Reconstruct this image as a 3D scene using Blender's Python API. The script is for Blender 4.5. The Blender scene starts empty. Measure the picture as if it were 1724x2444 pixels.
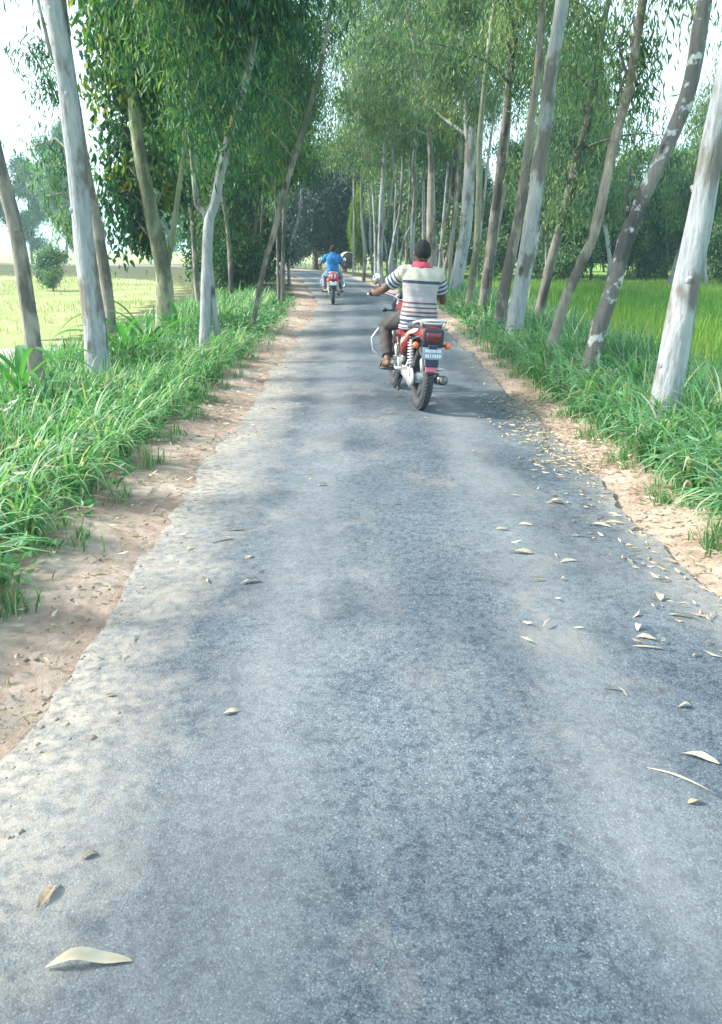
import bpy, math, random
import numpy as np
from mathutils import Vector, Matrix

# ------------------------------------------------------------------ camera, sky, sun, exposure
SC = bpy.context.scene
FPX, PITCH, CAMH = 1860.0, math.radians(18.8), 1.5       # focal length in photo pixels, tilt down, eye height
PW, PH = 1724.0, 2444.0
cam_d = bpy.data.cameras.new('camera'); cam = bpy.data.objects.new('camera', cam_d)
SC.collection.objects.link(cam); SC.camera = cam
cam.location = (0, 0, CAMH); cam.rotation_euler = (math.pi / 2 - PITCH, 0, 0)
cam_d.sensor_fit = 'VERTICAL'; cam_d.sensor_height = 24.0; cam_d.lens = FPX / PH * 24.0
cam_d.clip_start = 0.05; cam_d.clip_end = 1500

SUN_DIR = Vector((-0.82, 0.06, 0.66)).normalized()        # towards the sun: left, a little ahead
SUN_EL = math.asin(SUN_DIR.z); SUN_AZ = math.atan2(SUN_DIR.x, SUN_DIR.y)
W = bpy.data.worlds.new('World'); SC.world = W; W.use_nodes = True
nt = W.node_tree; bg = nt.nodes['Background']
sky = nt.nodes.new('ShaderNodeTexSky'); sky.sky_type = 'NISHITA'; sky.sun_disc = False
sky.sun_elevation = SUN_EL; sky.sun_rotation = SUN_AZ
sky.air_density = 1.0; sky.dust_density = 5.0; sky.ozone_density = 1.0
mixs = nt.nodes.new('ShaderNodeMix'); mixs.data_type = 'RGBA'; mixs.inputs[0].default_value = 0.55
nt.links.new(sky.outputs[0], mixs.inputs[6]); mixs.inputs[7].default_value = (5.6, 7.7, 8.7, 1)   # even white haze of a bright day
nt.links.new(mixs.outputs[2], bg.inputs[0]); bg.inputs[1].default_value = 0.13

sun_d = bpy.data.lights.new('sun', 'SUN'); sun = bpy.data.objects.new('sun', sun_d)
SC.collection.objects.link(sun); sun_d.energy = 3.6; sun_d.angle = math.radians(8.0); sun_d.color = (1.0, 0.95, 0.85)
sun.rotation_euler = SUN_DIR.to_track_quat('Z', 'Y').to_euler(); sun.location = (-20, 10, 20)

SC.view_settings.view_transform = 'Standard'; SC.view_settings.look = 'None'
SC.view_settings.gamma = 1.0; SC.view_settings.exposure = 1.42
SC.render.engine = 'CYCLES'
cy = SC.cycles
cy.max_bounces = 6; cy.diffuse_bounces = 3; cy.glossy_bounces = 2; cy.transmission_bounces = 3; cy.volume_bounces = 1
cy.transparent_max_bounces = 4; cy.caustics_reflective = False; cy.caustics_refractive = False
cy.use_denoising = True

# ------------------------------------------------------------------ helpers
COL = SC.collection
rng = np.random.default_rng(7); random.seed(7)

def ray(px, py):
    return ((px - PW / 2) / FPX, math.cos(PITCH) + (PH / 2 - py) / FPX * math.sin(PITCH),
            -math.sin(PITCH) + (PH / 2 - py) / FPX * math.cos(PITCH))
def at_z(px, py, z=0.0):
    d = ray(px, py); t = (z - CAMH) / d[2]; return Vector((d[0] * t, d[1] * t, z))
def at_y(px, py, Y):
    d = ray(px, py); t = Y / d[1]; return Vector((d[0] * t, Y, CAMH + d[2] * t))
def px_m(Y, z=0.0):                                        # photo pixels for one metre at distance Y
    return FPX / (Y * math.cos(PITCH) + (CAMH - z) * math.sin(PITCH))

def mesh_np(name, verts, faces, k=None):
    me = bpy.data.meshes.new(name)
    verts = np.asarray(verts, dtype=np.float32)
    if k is None:
        me.from_pydata(verts.tolist(), [], faces)
    else:
        faces = np.asarray(faces, dtype=np.int32)
        n = len(faces)
        me.vertices.add(len(verts)); me.vertices.foreach_set('co', verts.ravel())
        me.loops.add(n * k); me.loops.foreach_set('vertex_index', faces.ravel())
        me.polygons.add(n); me.polygons.foreach_set('loop_start', np.arange(0, n * k, k, dtype=np.int32))
        me.update(calc_edges=True)
    return me
def obj(name, me, mat=None, parent=None, smooth=True):
    o = bpy.data.objects.new(name, me); COL.objects.link(o)
    if mat is not None:
        me.materials.clear(); me.materials.append(mat)
    if smooth and len(me.polygons):
        me.polygons.foreach_set('use_smooth', np.ones(len(me.polygons), dtype=bool))
    if parent is not None: o.parent = parent
    return o
def tag(o, label=None, cat=None, group=None, kind=None):
    if label: o['label'] = label
    if cat: o['category'] = cat
    if group: o['group'] = group
    if kind: o['kind'] = kind
    return o
def empty(name, loc=(0, 0, 0), rot=(0, 0, 0)):
    o = bpy.data.objects.new(name, None); COL.objects.link(o); o.location = loc; o.rotation_euler = rot
    o.empty_display_size = 0.1
    return o
def fattr(me, name, vals):
    a = me.attributes.new(name, 'FLOAT', 'POINT'); a.data.foreach_set('value', np.asarray(vals, dtype=np.float32))

class MB:                                                  # collects shapes for ONE part
    def __init__(s): s.v = []; s.f = []
    def add(s, v, f):
        b = len(s.v); s.v += [tuple(x) for x in v]; s.f += [tuple(i + b for i in q) for q in f]; return s
    def loft(s, rings, cap=True, close=False):
        n = len(rings[0]); v = [p for r in rings for p in r]; f = []
        m = len(rings)
        for i in range(m if close else m - 1):
            for j in range(n):
                a, b = i * n + j, i * n + (j + 1) % n
                c, d = ((i + 1) % m) * n + (j + 1) % n, ((i + 1) % m) * n + j
                f.append((a, b, c, d))
        if cap and not close:
            f.append(tuple(range(n - 1, -1, -1))); f.append(tuple((m - 1) * n + j for j in range(n)))
        return s.add(v, f)
    def tube(s, pts, rad, n=10, round_ends=False):
        pts = [Vector(p) for p in pts]
        if not hasattr(rad, '__len__'): rad = [rad] * len(pts)
        rad = list(rad)
        if round_ends:
            d0 = (pts[0] - pts[1]).normalized(); d1 = (pts[-1] - pts[-2]).normalized()
            P = []; R = []
            for a in (80, 50, 25): P.append(pts[0] + d0 * rad[0] * math.sin(math.radians(a))); R.append(rad[0] * math.cos(math.radians(a)))
            P += pts; R += rad
            for a in (25, 50, 80): P.append(pts[-1] + d1 * rad[-1] * math.sin(math.radians(a))); R.append(rad[-1] * math.cos(math.radians(a)))
            pts, rad = P, R
        rings = []; up = None
        for i, p in enumerate(pts):
            t = (pts[min(i + 1, len(pts) - 1)] - pts[max(i - 1, 0)]).normalized()
            if up is None: up = Vector((0, 0, 1)) if abs(t.z) < 0.9 else Vector((1, 0, 0))
            x = up - t * up.dot(t); x.normalize(); y = t.cross(x); up = x
            rings.append([p + (x * math.cos(2 * math.pi * j / n) + y * math.sin(2 * math.pi * j / n)) * rad[i] for j in range(n)])
        return s.loft(rings)
    def box(s, c, d, rot=None, r=0.0):
        import bmesh
        bm = bmesh.new(); bmesh.ops.create_cube(bm, size=1.0)
        for v in bm.verts: v.co = Vector((v.co.x * d[0], v.co.y * d[1], v.co.z * d[2]))
        if r > 0: bmesh.ops.bevel(bm, geom=bm.edges[:], offset=r, segments=2, affect='EDGES', profile=0.6)
        M = Matrix.Translation(Vector(c))
        if rot is not None: M = M @ rot.to_4x4()
        v = [M @ x.co for x in bm.verts]; bm.verts.index_update()
        f = [[x.index for x in q.verts] for q in bm.faces]; bm.free()
        return s.add(v, f)
    def ell(s, c, r, n=16, m=10, rot=None):
        rings = []
        for i in range(m + 1):
            a = math.pi * (0.02 + 0.96 * i / m)
            ring = []
            for j in range(n):
                b = 2 * math.pi * j / n
                p = Vector((r[0] * math.sin(a) * math.cos(b), r[1] * math.sin(a) * math.sin(b), -r[2] * math.cos(a)))
                if rot is not None: p = rot @ p
                ring.append(p + Vector(c))
            rings.append(ring)
        return s.loft(rings)
    def lathe(s, prof, c, axis='X', n=36):                  # prof: list of (radius, offset along axis), closed loop
        rings = []
        for j in range(n):
            a = 2 * math.pi * j / n; ring = []
            for r, o in prof:
                if axis == 'X': p = Vector((o, r * math.cos(a), r * math.sin(a)))
                elif axis == 'Y': p = Vector((r * math.cos(a), o, r * math.sin(a)))
                else: p = Vector((r * math.cos(a), r * math.sin(a), o))
                ring.append(p + Vector(c))
            rings.append(ring)
        return s.loft(rings, close=True)
    def build(s, name, mat, parent=None, smooth=True):
        return obj(name, mesh_np(name, s.v, s.f), mat, parent, smooth)
    def mesh(s, name): return mesh_np(name, s.v, s.f)

def ellring(c, rx, ry, n=24, pw=2.0):
    out = []
    for j in range(n):
        a = 2 * math.pi * j / n; ca, sa = math.cos(a), math.sin(a)
        out.append((c[0] + rx * math.copysign(abs(ca) ** (2 / pw), ca), c[1] + ry * math.copysign(abs(sa) ** (2 / pw), sa), c[2]))
    return out
def evaluated(me, mods):                                   # apply modifiers without operators
    o = bpy.data.objects.new('tmp', me); COL.objects.link(o)
    for t, kw in mods:
        m = o.modifiers.new(t, t)
        for k, v in kw.items(): setattr(m, k, v)
    dg = bpy.context.evaluated_depsgraph_get(); dg.update()
    res = bpy.data.meshes.new_from_object(o.evaluated_get(dg))
    bpy.data.objects.remove(o)
    return res

# ------------------------------------------------------------------ materials
def new_mat(name):
    m = bpy.data.materials.new(name); m.use_nodes = True
    return m, m.node_tree, m.node_tree.nodes['Principled BSDF']
def nd(t, typ, **kw):
    n = t.nodes.new(typ)
    for k, v in kw.items(): setattr(n, k, v)
    return n
def ramp(t, stops, interp='LINEAR'):
    r = t.nodes.new('ShaderNodeValToRGB'); r.color_ramp.interpolation = interp
    e = r.color_ramp.elements
    while len(e) < len(stops): e.new(0.5)
    for i, (p, c) in enumerate(stops):
        e[i].position = p; e[i].color = (c[0], c[1], c[2], 1)
    return r
def rgbmix(t, f, a, b, mode='MIX'):
    m = t.nodes.new('ShaderNodeMix'); m.data_type = 'RGBA'; m.blend_type = mode
    for s, v in ((0, f), (6, a), (7, b)):
        if hasattr(v, 'is_linked') or hasattr(v, 'links'): t.links.new(v, m.inputs[s])
        elif isinstance(v, (int, float)): m.inputs[s].default_value = v
        else: m.inputs[s].default_value = (v[0], v[1], v[2], 1)
    return m.outputs[2]
def math_n(t, op, a, b=0.0, c=None, clamp=False):
    m = t.nodes.new('ShaderNodeMath'); m.operation = op; m.use_clamp = clamp
    for i, v in enumerate((a, b) if c is None else (a, b, c)):
        if isinstance(v, (int, float)): m.inputs[i].default_value = v
        else: t.links.new(v, m.inputs[i])
    return m.outputs[0]
def noise(t, vec, scale, detail=4, rough=0.55):
    n = t.nodes.new('ShaderNodeTexNoise'); n.inputs['Scale'].default_value = scale
    n.inputs['Detail'].default_value = detail; n.inputs['Roughness'].default_value = rough
    if vec is not None: t.links.new(vec, n.inputs['Vector'])
    return n.outputs[0]
def bump(t, b, h, strength, dist):
    n = t.nodes.new('ShaderNodeBump'); n.inputs['Strength'].default_value = strength; n.inputs['Distance'].default_value = dist
    t.links.new(h, n.inputs['Height']); t.links.new(n.outputs[0], b.inputs['Normal'])
def coords(t): return t.nodes.new('ShaderNodeTexCoord').outputs['Object']
def mapped(t, vec, sc):
    m = t.nodes.new('ShaderNodeMapping'); m.inputs['Scale'].default_value = sc; t.links.new(vec, m.inputs['Vector']); return m.outputs[0]
def attr(t, name):
    a = t.nodes.new('ShaderNodeAttribute'); a.attribute_name = name; return a.outputs['Fac']

def plain(name, col, rough=0.5, metal=0.0, var=0.12, scale=9.0, coat=0.0, bmp=0.0):
    m, t, b = new_mat(name)
    n = noise(t, coords(t), scale, 5)
    c2 = tuple(max(0, x * (1 - var * 2)) for x in col); c3 = tuple(min(1, x * (1 + var)) for x in col)
    r = ramp(t, [(0.3, c2), (0.7, c3)]); t.links.new(n, r.inputs[0]); t.links.new(r.outputs[0], b.inputs['Base Color'])
    b.inputs['Roughness'].default_value = rough; b.inputs['Metallic'].default_value = metal
    b.inputs['Coat Weight'].default_value = coat
    if bmp: bump(t, b, noise(t, coords(t), scale * 6, 4), bmp, 0.01)
    return m

def mat_asphalt():
    m, t, b = new_mat('asphalt'); co = coords(t)
    vo = nd(t, 'ShaderNodeTexVoronoi'); vo.inputs['Scale'].default_value = 210; t.links.new(co, vo.inputs['Vector'])
    vo2 = nd(t, 'ShaderNodeTexVoronoi'); vo2.inputs['Scale'].default_value = 90; t.links.new(co, vo2.inputs['Vector'])
    big = noise(t, co, 0.7, 5, 0.6); mid = noise(t, co, 6.0, 6, 0.65)
    stone = ramp(t, [(0.0, (0.082, 0.104, 0.122)), (0.5, (0.128, 0.155, 0.175)), (0.94, (0.165, 0.192, 0.208)), (1.0, (0.30, 0.29, 0.27))])
    sep = nd(t, 'ShaderNodeSeparateColor'); t.links.new(vo.outputs['Color'], sep.inputs[0]); t.links.new(sep.outputs[0], stone.inputs[0])
    pit = ramp(t, [(0.35, (1, 1, 1)), (0.8, (0.55, 0.57, 0.62))]); t.links.new(vo.outputs['Distance'], pit.inputs[0])
    c = rgbmix(t, 1.0, stone.outputs[0], pit.outputs[0], 'MULTIPLY')
    sp = ramp(t, [(0.40, (0.42, 0.46, 0.54)), (0.52, (1.04, 1.04, 1.04))]); t.links.new(noise(t, co, 28.0, 6, 0.75), sp.inputs[0]); c = rgbmix(t, 0.8, c, sp.outputs[0], 'MULTIPLY')
    patch = ramp(t, [(0.34, (0.52, 0.57, 0.64)), (0.58, (1.05, 1.05, 1.05))]); t.links.new(big, patch.inputs[0])
    c = rgbmix(t, 1.0, c, patch.outputs[0], 'MULTIPLY')
    pm = ramp(t, [(0.3, (0.82, 0.83, 0.86)), (0.7, (1.1, 1.1, 1.1))]); t.links.new(mid, pm.inputs[0])
    c = rgbmix(t, 1.0, c, pm.outputs[0], 'MULTIPLY')
    # pale dust swept in from the earth shoulders, heavier on the left
    off = attr(t, 'off')
    n1 = noise(t, co, 1.6, 6, 0.65)
    dl = math_n(t, 'MULTIPLY_ADD', off, -1.6, -1.25); dl = math_n(t, 'ADD', dl, math_n(t, 'MULTIPLY_ADD', n1, 2.2, -1.1), clamp=True)
    dr = math_n(t, 'MULTIPLY_ADD', off, 2.4, -2.75); dr = math_n(t, 'ADD', dr, math_n(t, 'MULTIPLY_ADD', n1, 1.6, -0.8), clamp=True)
    gr = ramp(t, [(0.38, (0.25, 0.25, 0.25)), (0.58, (1, 1, 1))]); t.links.new(noise(t, co, 22.0, 7, 0.75), gr.inputs[0])
    d = math_n(t, 'MULTIPLY', math_n(t, 'MULTIPLY', math_n(t, 'MAXIMUM', dl, dr), 0.9), gr.outputs[0])
    c = rgbmix(t, d, c, (0.38, 0.335, 0.28))
    thin = ramp(t, [(0.5, (0, 0, 0)), (0.75, (0.35, 0.35, 0.35))]); t.links.new(noise(t, mapped(t, co, (1.2, 0.35, 1)), 1.3, 6, 0.6), thin.inputs[0])
    c = rgbmix(t, thin.outputs[0], c, (0.27, 0.26, 0.25))
    # dark bare patches worn of fines, brown stains, paler wheel tracks
    wr = ramp(t, [(0.56, (1, 1, 1)), (0.70, (0.60, 0.63, 0.68))]); t.links.new(noise(t, co, 2.6, 8, 0.72), wr.inputs[0]); c = rgbmix(t, 0.9, c, wr.outputs[0], 'MULTIPLY')
    bs = ramp(t, [(0.54, (0, 0, 0)), (0.72, (0.55, 0.55, 0.55))]); t.links.new(noise(t, mapped(t, co, (1, .6, 1)), 1.9, 8, 0.7), bs.inputs[0]); c = rgbmix(t, bs.outputs[0], c, (0.27, 0.235, 0.20))
    tk = math_n(t, 'ABSOLUTE', math_n(t, 'SUBTRACT', math_n(t, 'ABSOLUTE', math_n(t, 'ADD', off, math_n(t, 'MULTIPLY_ADD', n1, 0.5, -0.25))), 0.55))
    tr_ = ramp(t, [(0.05, (0.22, 0.22, 0.22)), (0.30, (0, 0, 0))]); t.links.new(tk, tr_.inputs[0]); c = rgbmix(t, tr_.outputs[0], c, (0.30, 0.305, 0.30))
    t.links.new(c, b.inputs['Base Color'])
    b.inputs['Roughness'].default_value = 0.68; b.inputs['Specular IOR Level'].default_value = 0.32
    h = math_n(t, 'ADD', math_n(t, 'MULTIPLY', vo.outputs['Distance'], -0.6), math_n(t, 'MULTIPLY', vo2.outputs['Distance'], -0.35))
    h = math_n(t, 'ADD', h, math_n(t, 'MULTIPLY', mid, 0.8))
    h = math_n(t, 'ADD', h, math_n(t, 'MULTIPLY', noise(t, co, 55.0, 4, 0.7), 1.6)); bump(t, b, h, 0.30, 0.007)
    return m
def mat_verge():
    m, t, b = new_mat('verge_earth'); co = coords(t)
    n1 = noise(t, co, 1.8, 7, 0.65); n2 = noise(t, co, 14, 6, 0.65); n3 = noise(t, co, 0.6, 4)
    dirt = ramp(t, [(0.28, (0.23, 0.15, 0.12)), (0.48, (0.34, 0.26, 0.21)), (0.7, (0.42, 0.36, 0.305))]); t.links.new(n1, dirt.inputs[0])
    fine = ramp(t, [(0.3, (0.7, 0.7, 0.7)), (0.65, (1.1, 1.1, 1.1))]); t.links.new(n2, fine.inputs[0])
    c = rgbmix(t, 1.0, dirt.outputs[0], fine.outputs[0], 'MULTIPLY')
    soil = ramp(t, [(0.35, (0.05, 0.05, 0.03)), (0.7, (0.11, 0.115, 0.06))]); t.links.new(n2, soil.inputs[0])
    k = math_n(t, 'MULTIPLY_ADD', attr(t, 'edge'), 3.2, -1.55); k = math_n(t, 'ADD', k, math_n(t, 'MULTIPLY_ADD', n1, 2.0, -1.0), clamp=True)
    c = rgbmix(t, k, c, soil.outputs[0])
    t.links.new(c, b.inputs['Base Color']); b.inputs['Roughness'].default_value = 0.95; b.inputs['Specular IOR Level'].default_value = 0.1
    bump(t, b, math_n(t, 'ADD', math_n(t, 'MULTIPLY', n2, 0.6), n1), 0.7, 0.04)
    return m
def mat_field():
    m, t, b = new_mat('field_soil'); co = coords(t)
    sx = nd(t, 'ShaderNodeSeparateXYZ'); t.links.new(co, sx.inputs[0])
    n1 = noise(t, co, 0.25, 6, 0.6); n2 = noise(t, co, 5.0, 6, 0.6)
    rice = ramp(t, [(0.3, (0.10, 0.20, 0.04)), (0.7, (0.22, 0.32, 0.07))]); t.links.new(n2, rice.inputs[0])
    dry = ramp(t, [(0.3, (0.19, 0.24, 0.10)), (0.48, (0.27, 0.30, 0.13)), (0.62, (0.32, 0.32, 0.18)), (0.75, (0.37, 0.36, 0.28))]); t.links.new(n1, dry.inputs[0])
    fine = ramp(t, [(0.3, (0.75, 0.78, 0.7)), (0.7, (1.1, 1.1, 1.1))]); t.links.new(n2, fine.inputs[0])
    dc = rgbmix(t, 1.0, dry.outputs[0], fine.outputs[0], 'MULTIPLY')
    k = math_n(t, 'GREATER_THAN', sx.outputs[0], 2.0)
    c = rgbmix(t, k, dc, rice.outputs[0])
    t.links.new(c, b.inputs['Base Color']); b.inputs['Roughness'].default_value = 0.95; b.inputs['Specular IOR Level'].default_value = 0.1
    bump(t, b, n2, 0.6, 0.05)
    return m
def mat_leaf(name, stops, trans=0.35, rough=0.5):
    m, t, b = new_mat(name)
    r = ramp(t, stops); t.links.new(attr(t, 'v'), r.inputs[0])
    t.links.new(r.outputs[0], b.inputs['Base Color']); b.inputs['Roughness'].default_value = rough
    b.inputs['Specular IOR Level'].default_value = 0.35
    tr = t.nodes.new('ShaderNodeBsdfTranslucent')
    tc = rgbmix(t, 1.0, r.outputs[0], (1.25, 1.35, 0.7), 'MULTIPLY'); t.links.new(tc, tr.inputs[0])
    mx = t.nodes.new('ShaderNodeMixShader'); mx.inputs[0].default_value = trans
    t.links.new(b.outputs[0], mx.inputs[1]); t.links.new(tr.outputs[0], mx.inputs[2])
    t.links.new(mx.outputs[0], t.nodes['Material Output'].inputs['Surface'])
    return m
def mat_bark(name, a, b_, c_, dark, peel=0.45, zs=0.35, sc=9.0, lich=None):
    m, t, b = new_mat(name)
    oi = nd(t, 'ShaderNodeObjectInfo'); vm = nd(t, 'ShaderNodeVectorMath', operation='ADD'); cm = nd(t, 'ShaderNodeCombineXYZ')     # every trunk its own pattern
    for q in range(3): t.links.new(math_n(t, 'MULTIPLY', oi.outputs['Random'], (37.0, 61.0, 83.0)[q]), cm.inputs[q])
    t.links.new(coords(t), vm.inputs[0]); t.links.new(cm.outputs[0], vm.inputs[1]); co = vm.outputs[0]
    n1 = noise(t, mapped(t, co, (1, 1, zs)), sc * 0.45, 6, 0.62); n2 = noise(t, mapped(t, co, (1, 1, 0.16)), sc * 3.2, 5, 0.6)
    n3 = noise(t, mapped(t, co, (1, 1, 0.5)), sc * 0.22, 4, 0.6)
    r1 = ramp(t, [(0.3, a), (0.55, b_), (0.75, c_)]); t.links.new(n1, r1.inputs[0])
    k = ramp(t, [(peel + .02, (0, 0, 0)), (peel + 0.07, (1, 1, 1))]); t.links.new(math_n(t, 'ADD', math_n(t, 'MULTIPLY', n3, 0.75), math_n(t, 'MULTIPLY', n1, 0.25)), k.inputs[0])
    c = rgbmix(t, k.outputs[0], dark, r1.outputs[0])
    st = ramp(t, [(0.3, (0.6, 0.6, 0.62)), (0.55, (1, 1, 1))]); t.links.new(n2, st.inputs[0])
    c = rgbmix(t, 0.8, c, st.outputs[0], 'MULTIPLY')
    if lich:
        lk = ramp(t, [(0.56, (0, 0, 0)), (0.62, (1, 1, 1))]); t.links.new(noise(t, co, 7.0, 5, 0.6), lk.inputs[0])
        c = rgbmix(t, lk.outputs[0], c, lich)
    vo = nd(t, 'ShaderNodeTexVoronoi'); vo.inputs['Scale'].default_value = 1.6; t.links.new(mapped(t, co, (1.6, 1.6, 0.7)), vo.inputs['Vector'])
    kn = ramp(t, [(0.06, (0.3, 0.26, 0.24)), (0.13, (1, 1, 1))]); t.links.new(vo.outputs['Distance'], kn.inputs[0])
    c = rgbmix(t, 1.0, c, kn.outputs[0], 'MULTIPLY')
    t.links.new(c, b.inputs['Base Color']); b.inputs['Roughness'].default_value = 0.85; b.inputs['Specular IOR Level'].default_value = 0.2
    bump(t, b, math_n(t, 'ADD', n2, math_n(t, 'MULTIPLY', n1, 1.5)), 0.7, 0.03)
    return m

M = {}
M['asphalt'] = mat_asphalt(); M['verge'] = mat_verge(); M['field'] = mat_field()
M['euc'] = mat_leaf('eucalyptus_leaf', [(0.0, (0.020, 0.085, 0.060)), (0.4, (0.045, 0.155, 0.070)), (0.75, (0.11, 0.24, 0.07)), (0.95, (0.22, 0.30, 0.07)), (1.0, (0.38, 0.32, 0.06))], 0.42)
M['euc_lit'] = mat_leaf('sunlit_eucalyptus_leaf', [(0.0, (0.06, 0.145, 0.09)), (0.45, (0.13, 0.23, 0.12)), (0.8, (0.24, 0.32, 0.15)), (0.95, (0.36, 0.39, 0.2)), (1.0, (0.45, 0.38, 0.17))], 0.45)  # eucalyptus greens lightened to put sun on the right-hand crowns into the colour
M['broad'] = mat_leaf('broad_leaf', [(0.0, (0.018, 0.075, 0.050)), (0.45, (0.04, 0.135, 0.050)), (0.8, (0.14, 0.23, 0.03)), (1.0, (0.36, 0.32, 0.03))], 0.40)
M['lime'] = mat_leaf('lime_leaf', [(0.0, (0.07, 0.16, 0.02)), (0.5, (0.15, 0.26, 0.02)), (1.0, (0.36, 0.40, 0.05))], 0.4)
M['shadedleaf'] = mat_leaf('shaded_leaf', [(0.0, (0.010, 0.030, 0.028)), (0.7, (0.018, 0.050, 0.034)), (1.0, (0.04, 0.08, 0.04))], 0.12)  # near-black greens put deep shade into the leaf colour
M['wood'] = mat_leaf('woodland_leaf', [(0.0, (0.035, 0.105, 0.08)), (0.45, (0.11, 0.22, 0.10)), (0.8, (0.27, 0.36, 0.14)), (1.0, (0.45, 0.41, 0.22))], 0.3)  # greens lightened so the front row of the wood looks sunlit
M['grass'] = mat_leaf('grass_blade', [(0.0, (0.035, 0.15, 0.065)), (0.45, (0.09, 0.27, 0.10)), (0.75, (0.20, 0.37, 0.18)), (0.92, (0.33, 0.41, 0.29)), (1.0, (0.48, 0.43, 0.28))], 0.35, 0.42)
M['rice'] = mat_leaf('rice_blade', [(0.0, (0.06, 0.18, 0.035)), (0.5, (0.15, 0.30, 0.05)), (1.0, (0.42, 0.44, 0.11))], 0.4, 0.5)
M['dry_crop'] = mat_leaf('dry_crop_blade', [(0.0, (0.17, 0.25, 0.10)), (0.6, (0.28, 0.31, 0.11)), (1.0, (0.38, 0.35, 0.13))], 0.35, 0.6)
M['dead'] = mat_leaf('dry_leaf', [(0.0, (0.13, 0.09, 0.06)), (0.3, (0.34, 0.26, 0.18)), (0.7, (0.42, 0.36, 0.27)), (1.0, (0.56, 0.52, 0.43))], 0.15, 0.7)
M['bark_pale'] = mat_bark('pale_bark', (0.27, 0.30, 0.33), (0.37, 0.39, 0.40), (0.48, 0.48, 0.46), (0.19, 0.18, 0.165), 0.42)
M['bark_tan'] = mat_bark('tan_bark', (0.22, 0.20, 0.175), (0.32, 0.285, 0.24), (0.44, 0.40, 0.33), (0.15, 0.135, 0.12), 0.44)
M['bark_brown'] = mat_bark('brown_bark', (0.13, 0.125, 0.115), (0.20, 0.185, 0.17), (0.29, 0.27, 0.24), (0.09, 0.085, 0.08), 0.45)
M['bark_lichen'] = mat_bark('lichen_bark', (0.12, 0.12, 0.12), (0.19, 0.18, 0.17), (0.27, 0.26, 0.24), (0.085, 0.085, 0.085), 0.42, lich=(0.50, 0.53, 0.52))
M['bark_green'] = mat_bark('mossy_bark', (0.20, 0.22, 0.15), (0.31, 0.32, 0.22), (0.44, 0.43, 0.31), (0.14, 0.15, 0.10), 0.42)

# ------------------------------------------------------------------ lie of the land
CY = np.array([-12, 20, 24, 28.5, 35, 41, 50, 57, 63, 68, 72.0]); CX = np.array([.25, .25, .08, -.45, -1.05, -1.8, -3.4, -6.6, -11.5, -19, -30.0])
def smooth_line():                                          # even steps along the control points, corners rounded off
    s = np.concatenate([[0], np.cumsum(np.hypot(np.diff(CX), np.diff(CY)))]); u = np.arange(0, s[-1], 0.1)
    x, y = np.interp(u, s, CX), np.interp(u, s, CY); k = 45; w = np.hanning(2 * k + 1); w /= w.sum()
    x = np.convolve(np.pad(x, k, mode='reflect', reflect_type='odd'), w, 'valid'); y = np.convolve(np.pad(y, k, mode='reflect', reflect_type='odd'), w, 'valid')
    return [Vector((i, j, 0)) for i, j in zip(x, y)]
LINE = smooth_line(); LA = np.array([(p.x, p.y) for p in LINE])
TA = np.gradient(LA, axis=0); TA /= np.linalg.norm(TA, axis=1)[:, None]; NA = np.stack([TA[:, 1], -TA[:, 0]], 1)   # right-hand normal
def offset(x, y):
    x = np.atleast_1d(x).astype(float); y = np.atleast_1d(y).astype(float); out = np.empty(len(x))
    for a in range(0, len(x), 4000):
        dx = x[a:a + 4000, None] - LA[None, ::6, 0]; dy = y[a:a + 4000, None] - LA[None, ::6, 1]
        i = np.argmin(dx * dx + dy * dy, axis=1); r = np.arange(len(i)); N = NA[::6][i]
        out[a:a + 4000] = dx[r, i] * N[:, 0] + dy[r, i] * N[:, 1]
    return out
FZ = -0.62
def prof(off):
    return np.interp(off, [-9, -6.2, -4.4, -1.9, -1.36, 0, 1.36, 1.8, 3.4, 5.0, 8], [FZ - .05, FZ, -.02, 0.03, -.012, .02, -.012, .03, .0, FZ, FZ - .05])
def gz(x, y): return prof(offset(x, y))
def wob(a, s, k):
    return sum(np.sin(a * f * s + ph) * w for f, ph, w in ((1, k, .5), (2.3, k * 2.1, .3), (5.1, k * 3.7, .2), (11.7, k * 1.3, .12)))

S_ = np.concatenate([[0], np.cumsum(np.linalg.norm(np.diff(LA, axis=0), axis=1))])
def ribbon(name, offs, zf, mat, jit=0.0, seed=0.0):
    n = len(LA); m = len(offs); V = np.zeros((n, m, 3)); O = np.zeros((n, m))
    for j, o in enumerate(offs):
        oo = o + ((wob(S_, 1.3, seed + j) * .55 + wob(S_, 7.0, seed * 2 + j) * .3 + wob(S_, 19.0, seed + j) * .25) * jit if j in (0, m - 1) else 0)
        V[:, j, :2] = LA + NA * (oo[:, None] if hasattr(oo, '__len__') else oo); V[:, j, 2] = zf(oo * np.ones(n), S_, j); O[:, j] = oo
    idx = np.arange(n * m).reshape(n, m)
    F = np.stack([idx[:-1, :-1], idx[:-1, 1:], idx[1:, 1:], idx[1:, :-1]], -1).reshape(-1, 4)
    me = mesh_np(name, V.reshape(-1, 3), F, 4); fattr(me, 'off', O.ravel()); fattr(me, 'edge', (np.abs(O) - 1.36).ravel())
    return obj(name, me, mat)
ro = ribbon('road', [-1.36, -1.2, -.9, -.45, 0, .45, .9, 1.2, 1.36], lambda o, s, j: prof(o) + 0.016, M['asphalt'], 0.10, 1.0); tag(ro, kind='structure')
side = [1.0, 1.36, 1.5, 1.65, 1.85, 2.1, 2.4, 2.8, 3.2, 3.7, 4.2, 4.8, 5.5, 6.4, 8.0, 9.0]
def zverge(o, s, j): return prof(o) + np.where(np.abs(o) > 1.4, wob(s + o * 3, 2.2, 4.0) * 0.018, -0.02) 
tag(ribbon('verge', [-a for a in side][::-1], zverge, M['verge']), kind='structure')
tag(ribbon('verge', side, zverge, M['verge']), kind='structure')
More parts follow.
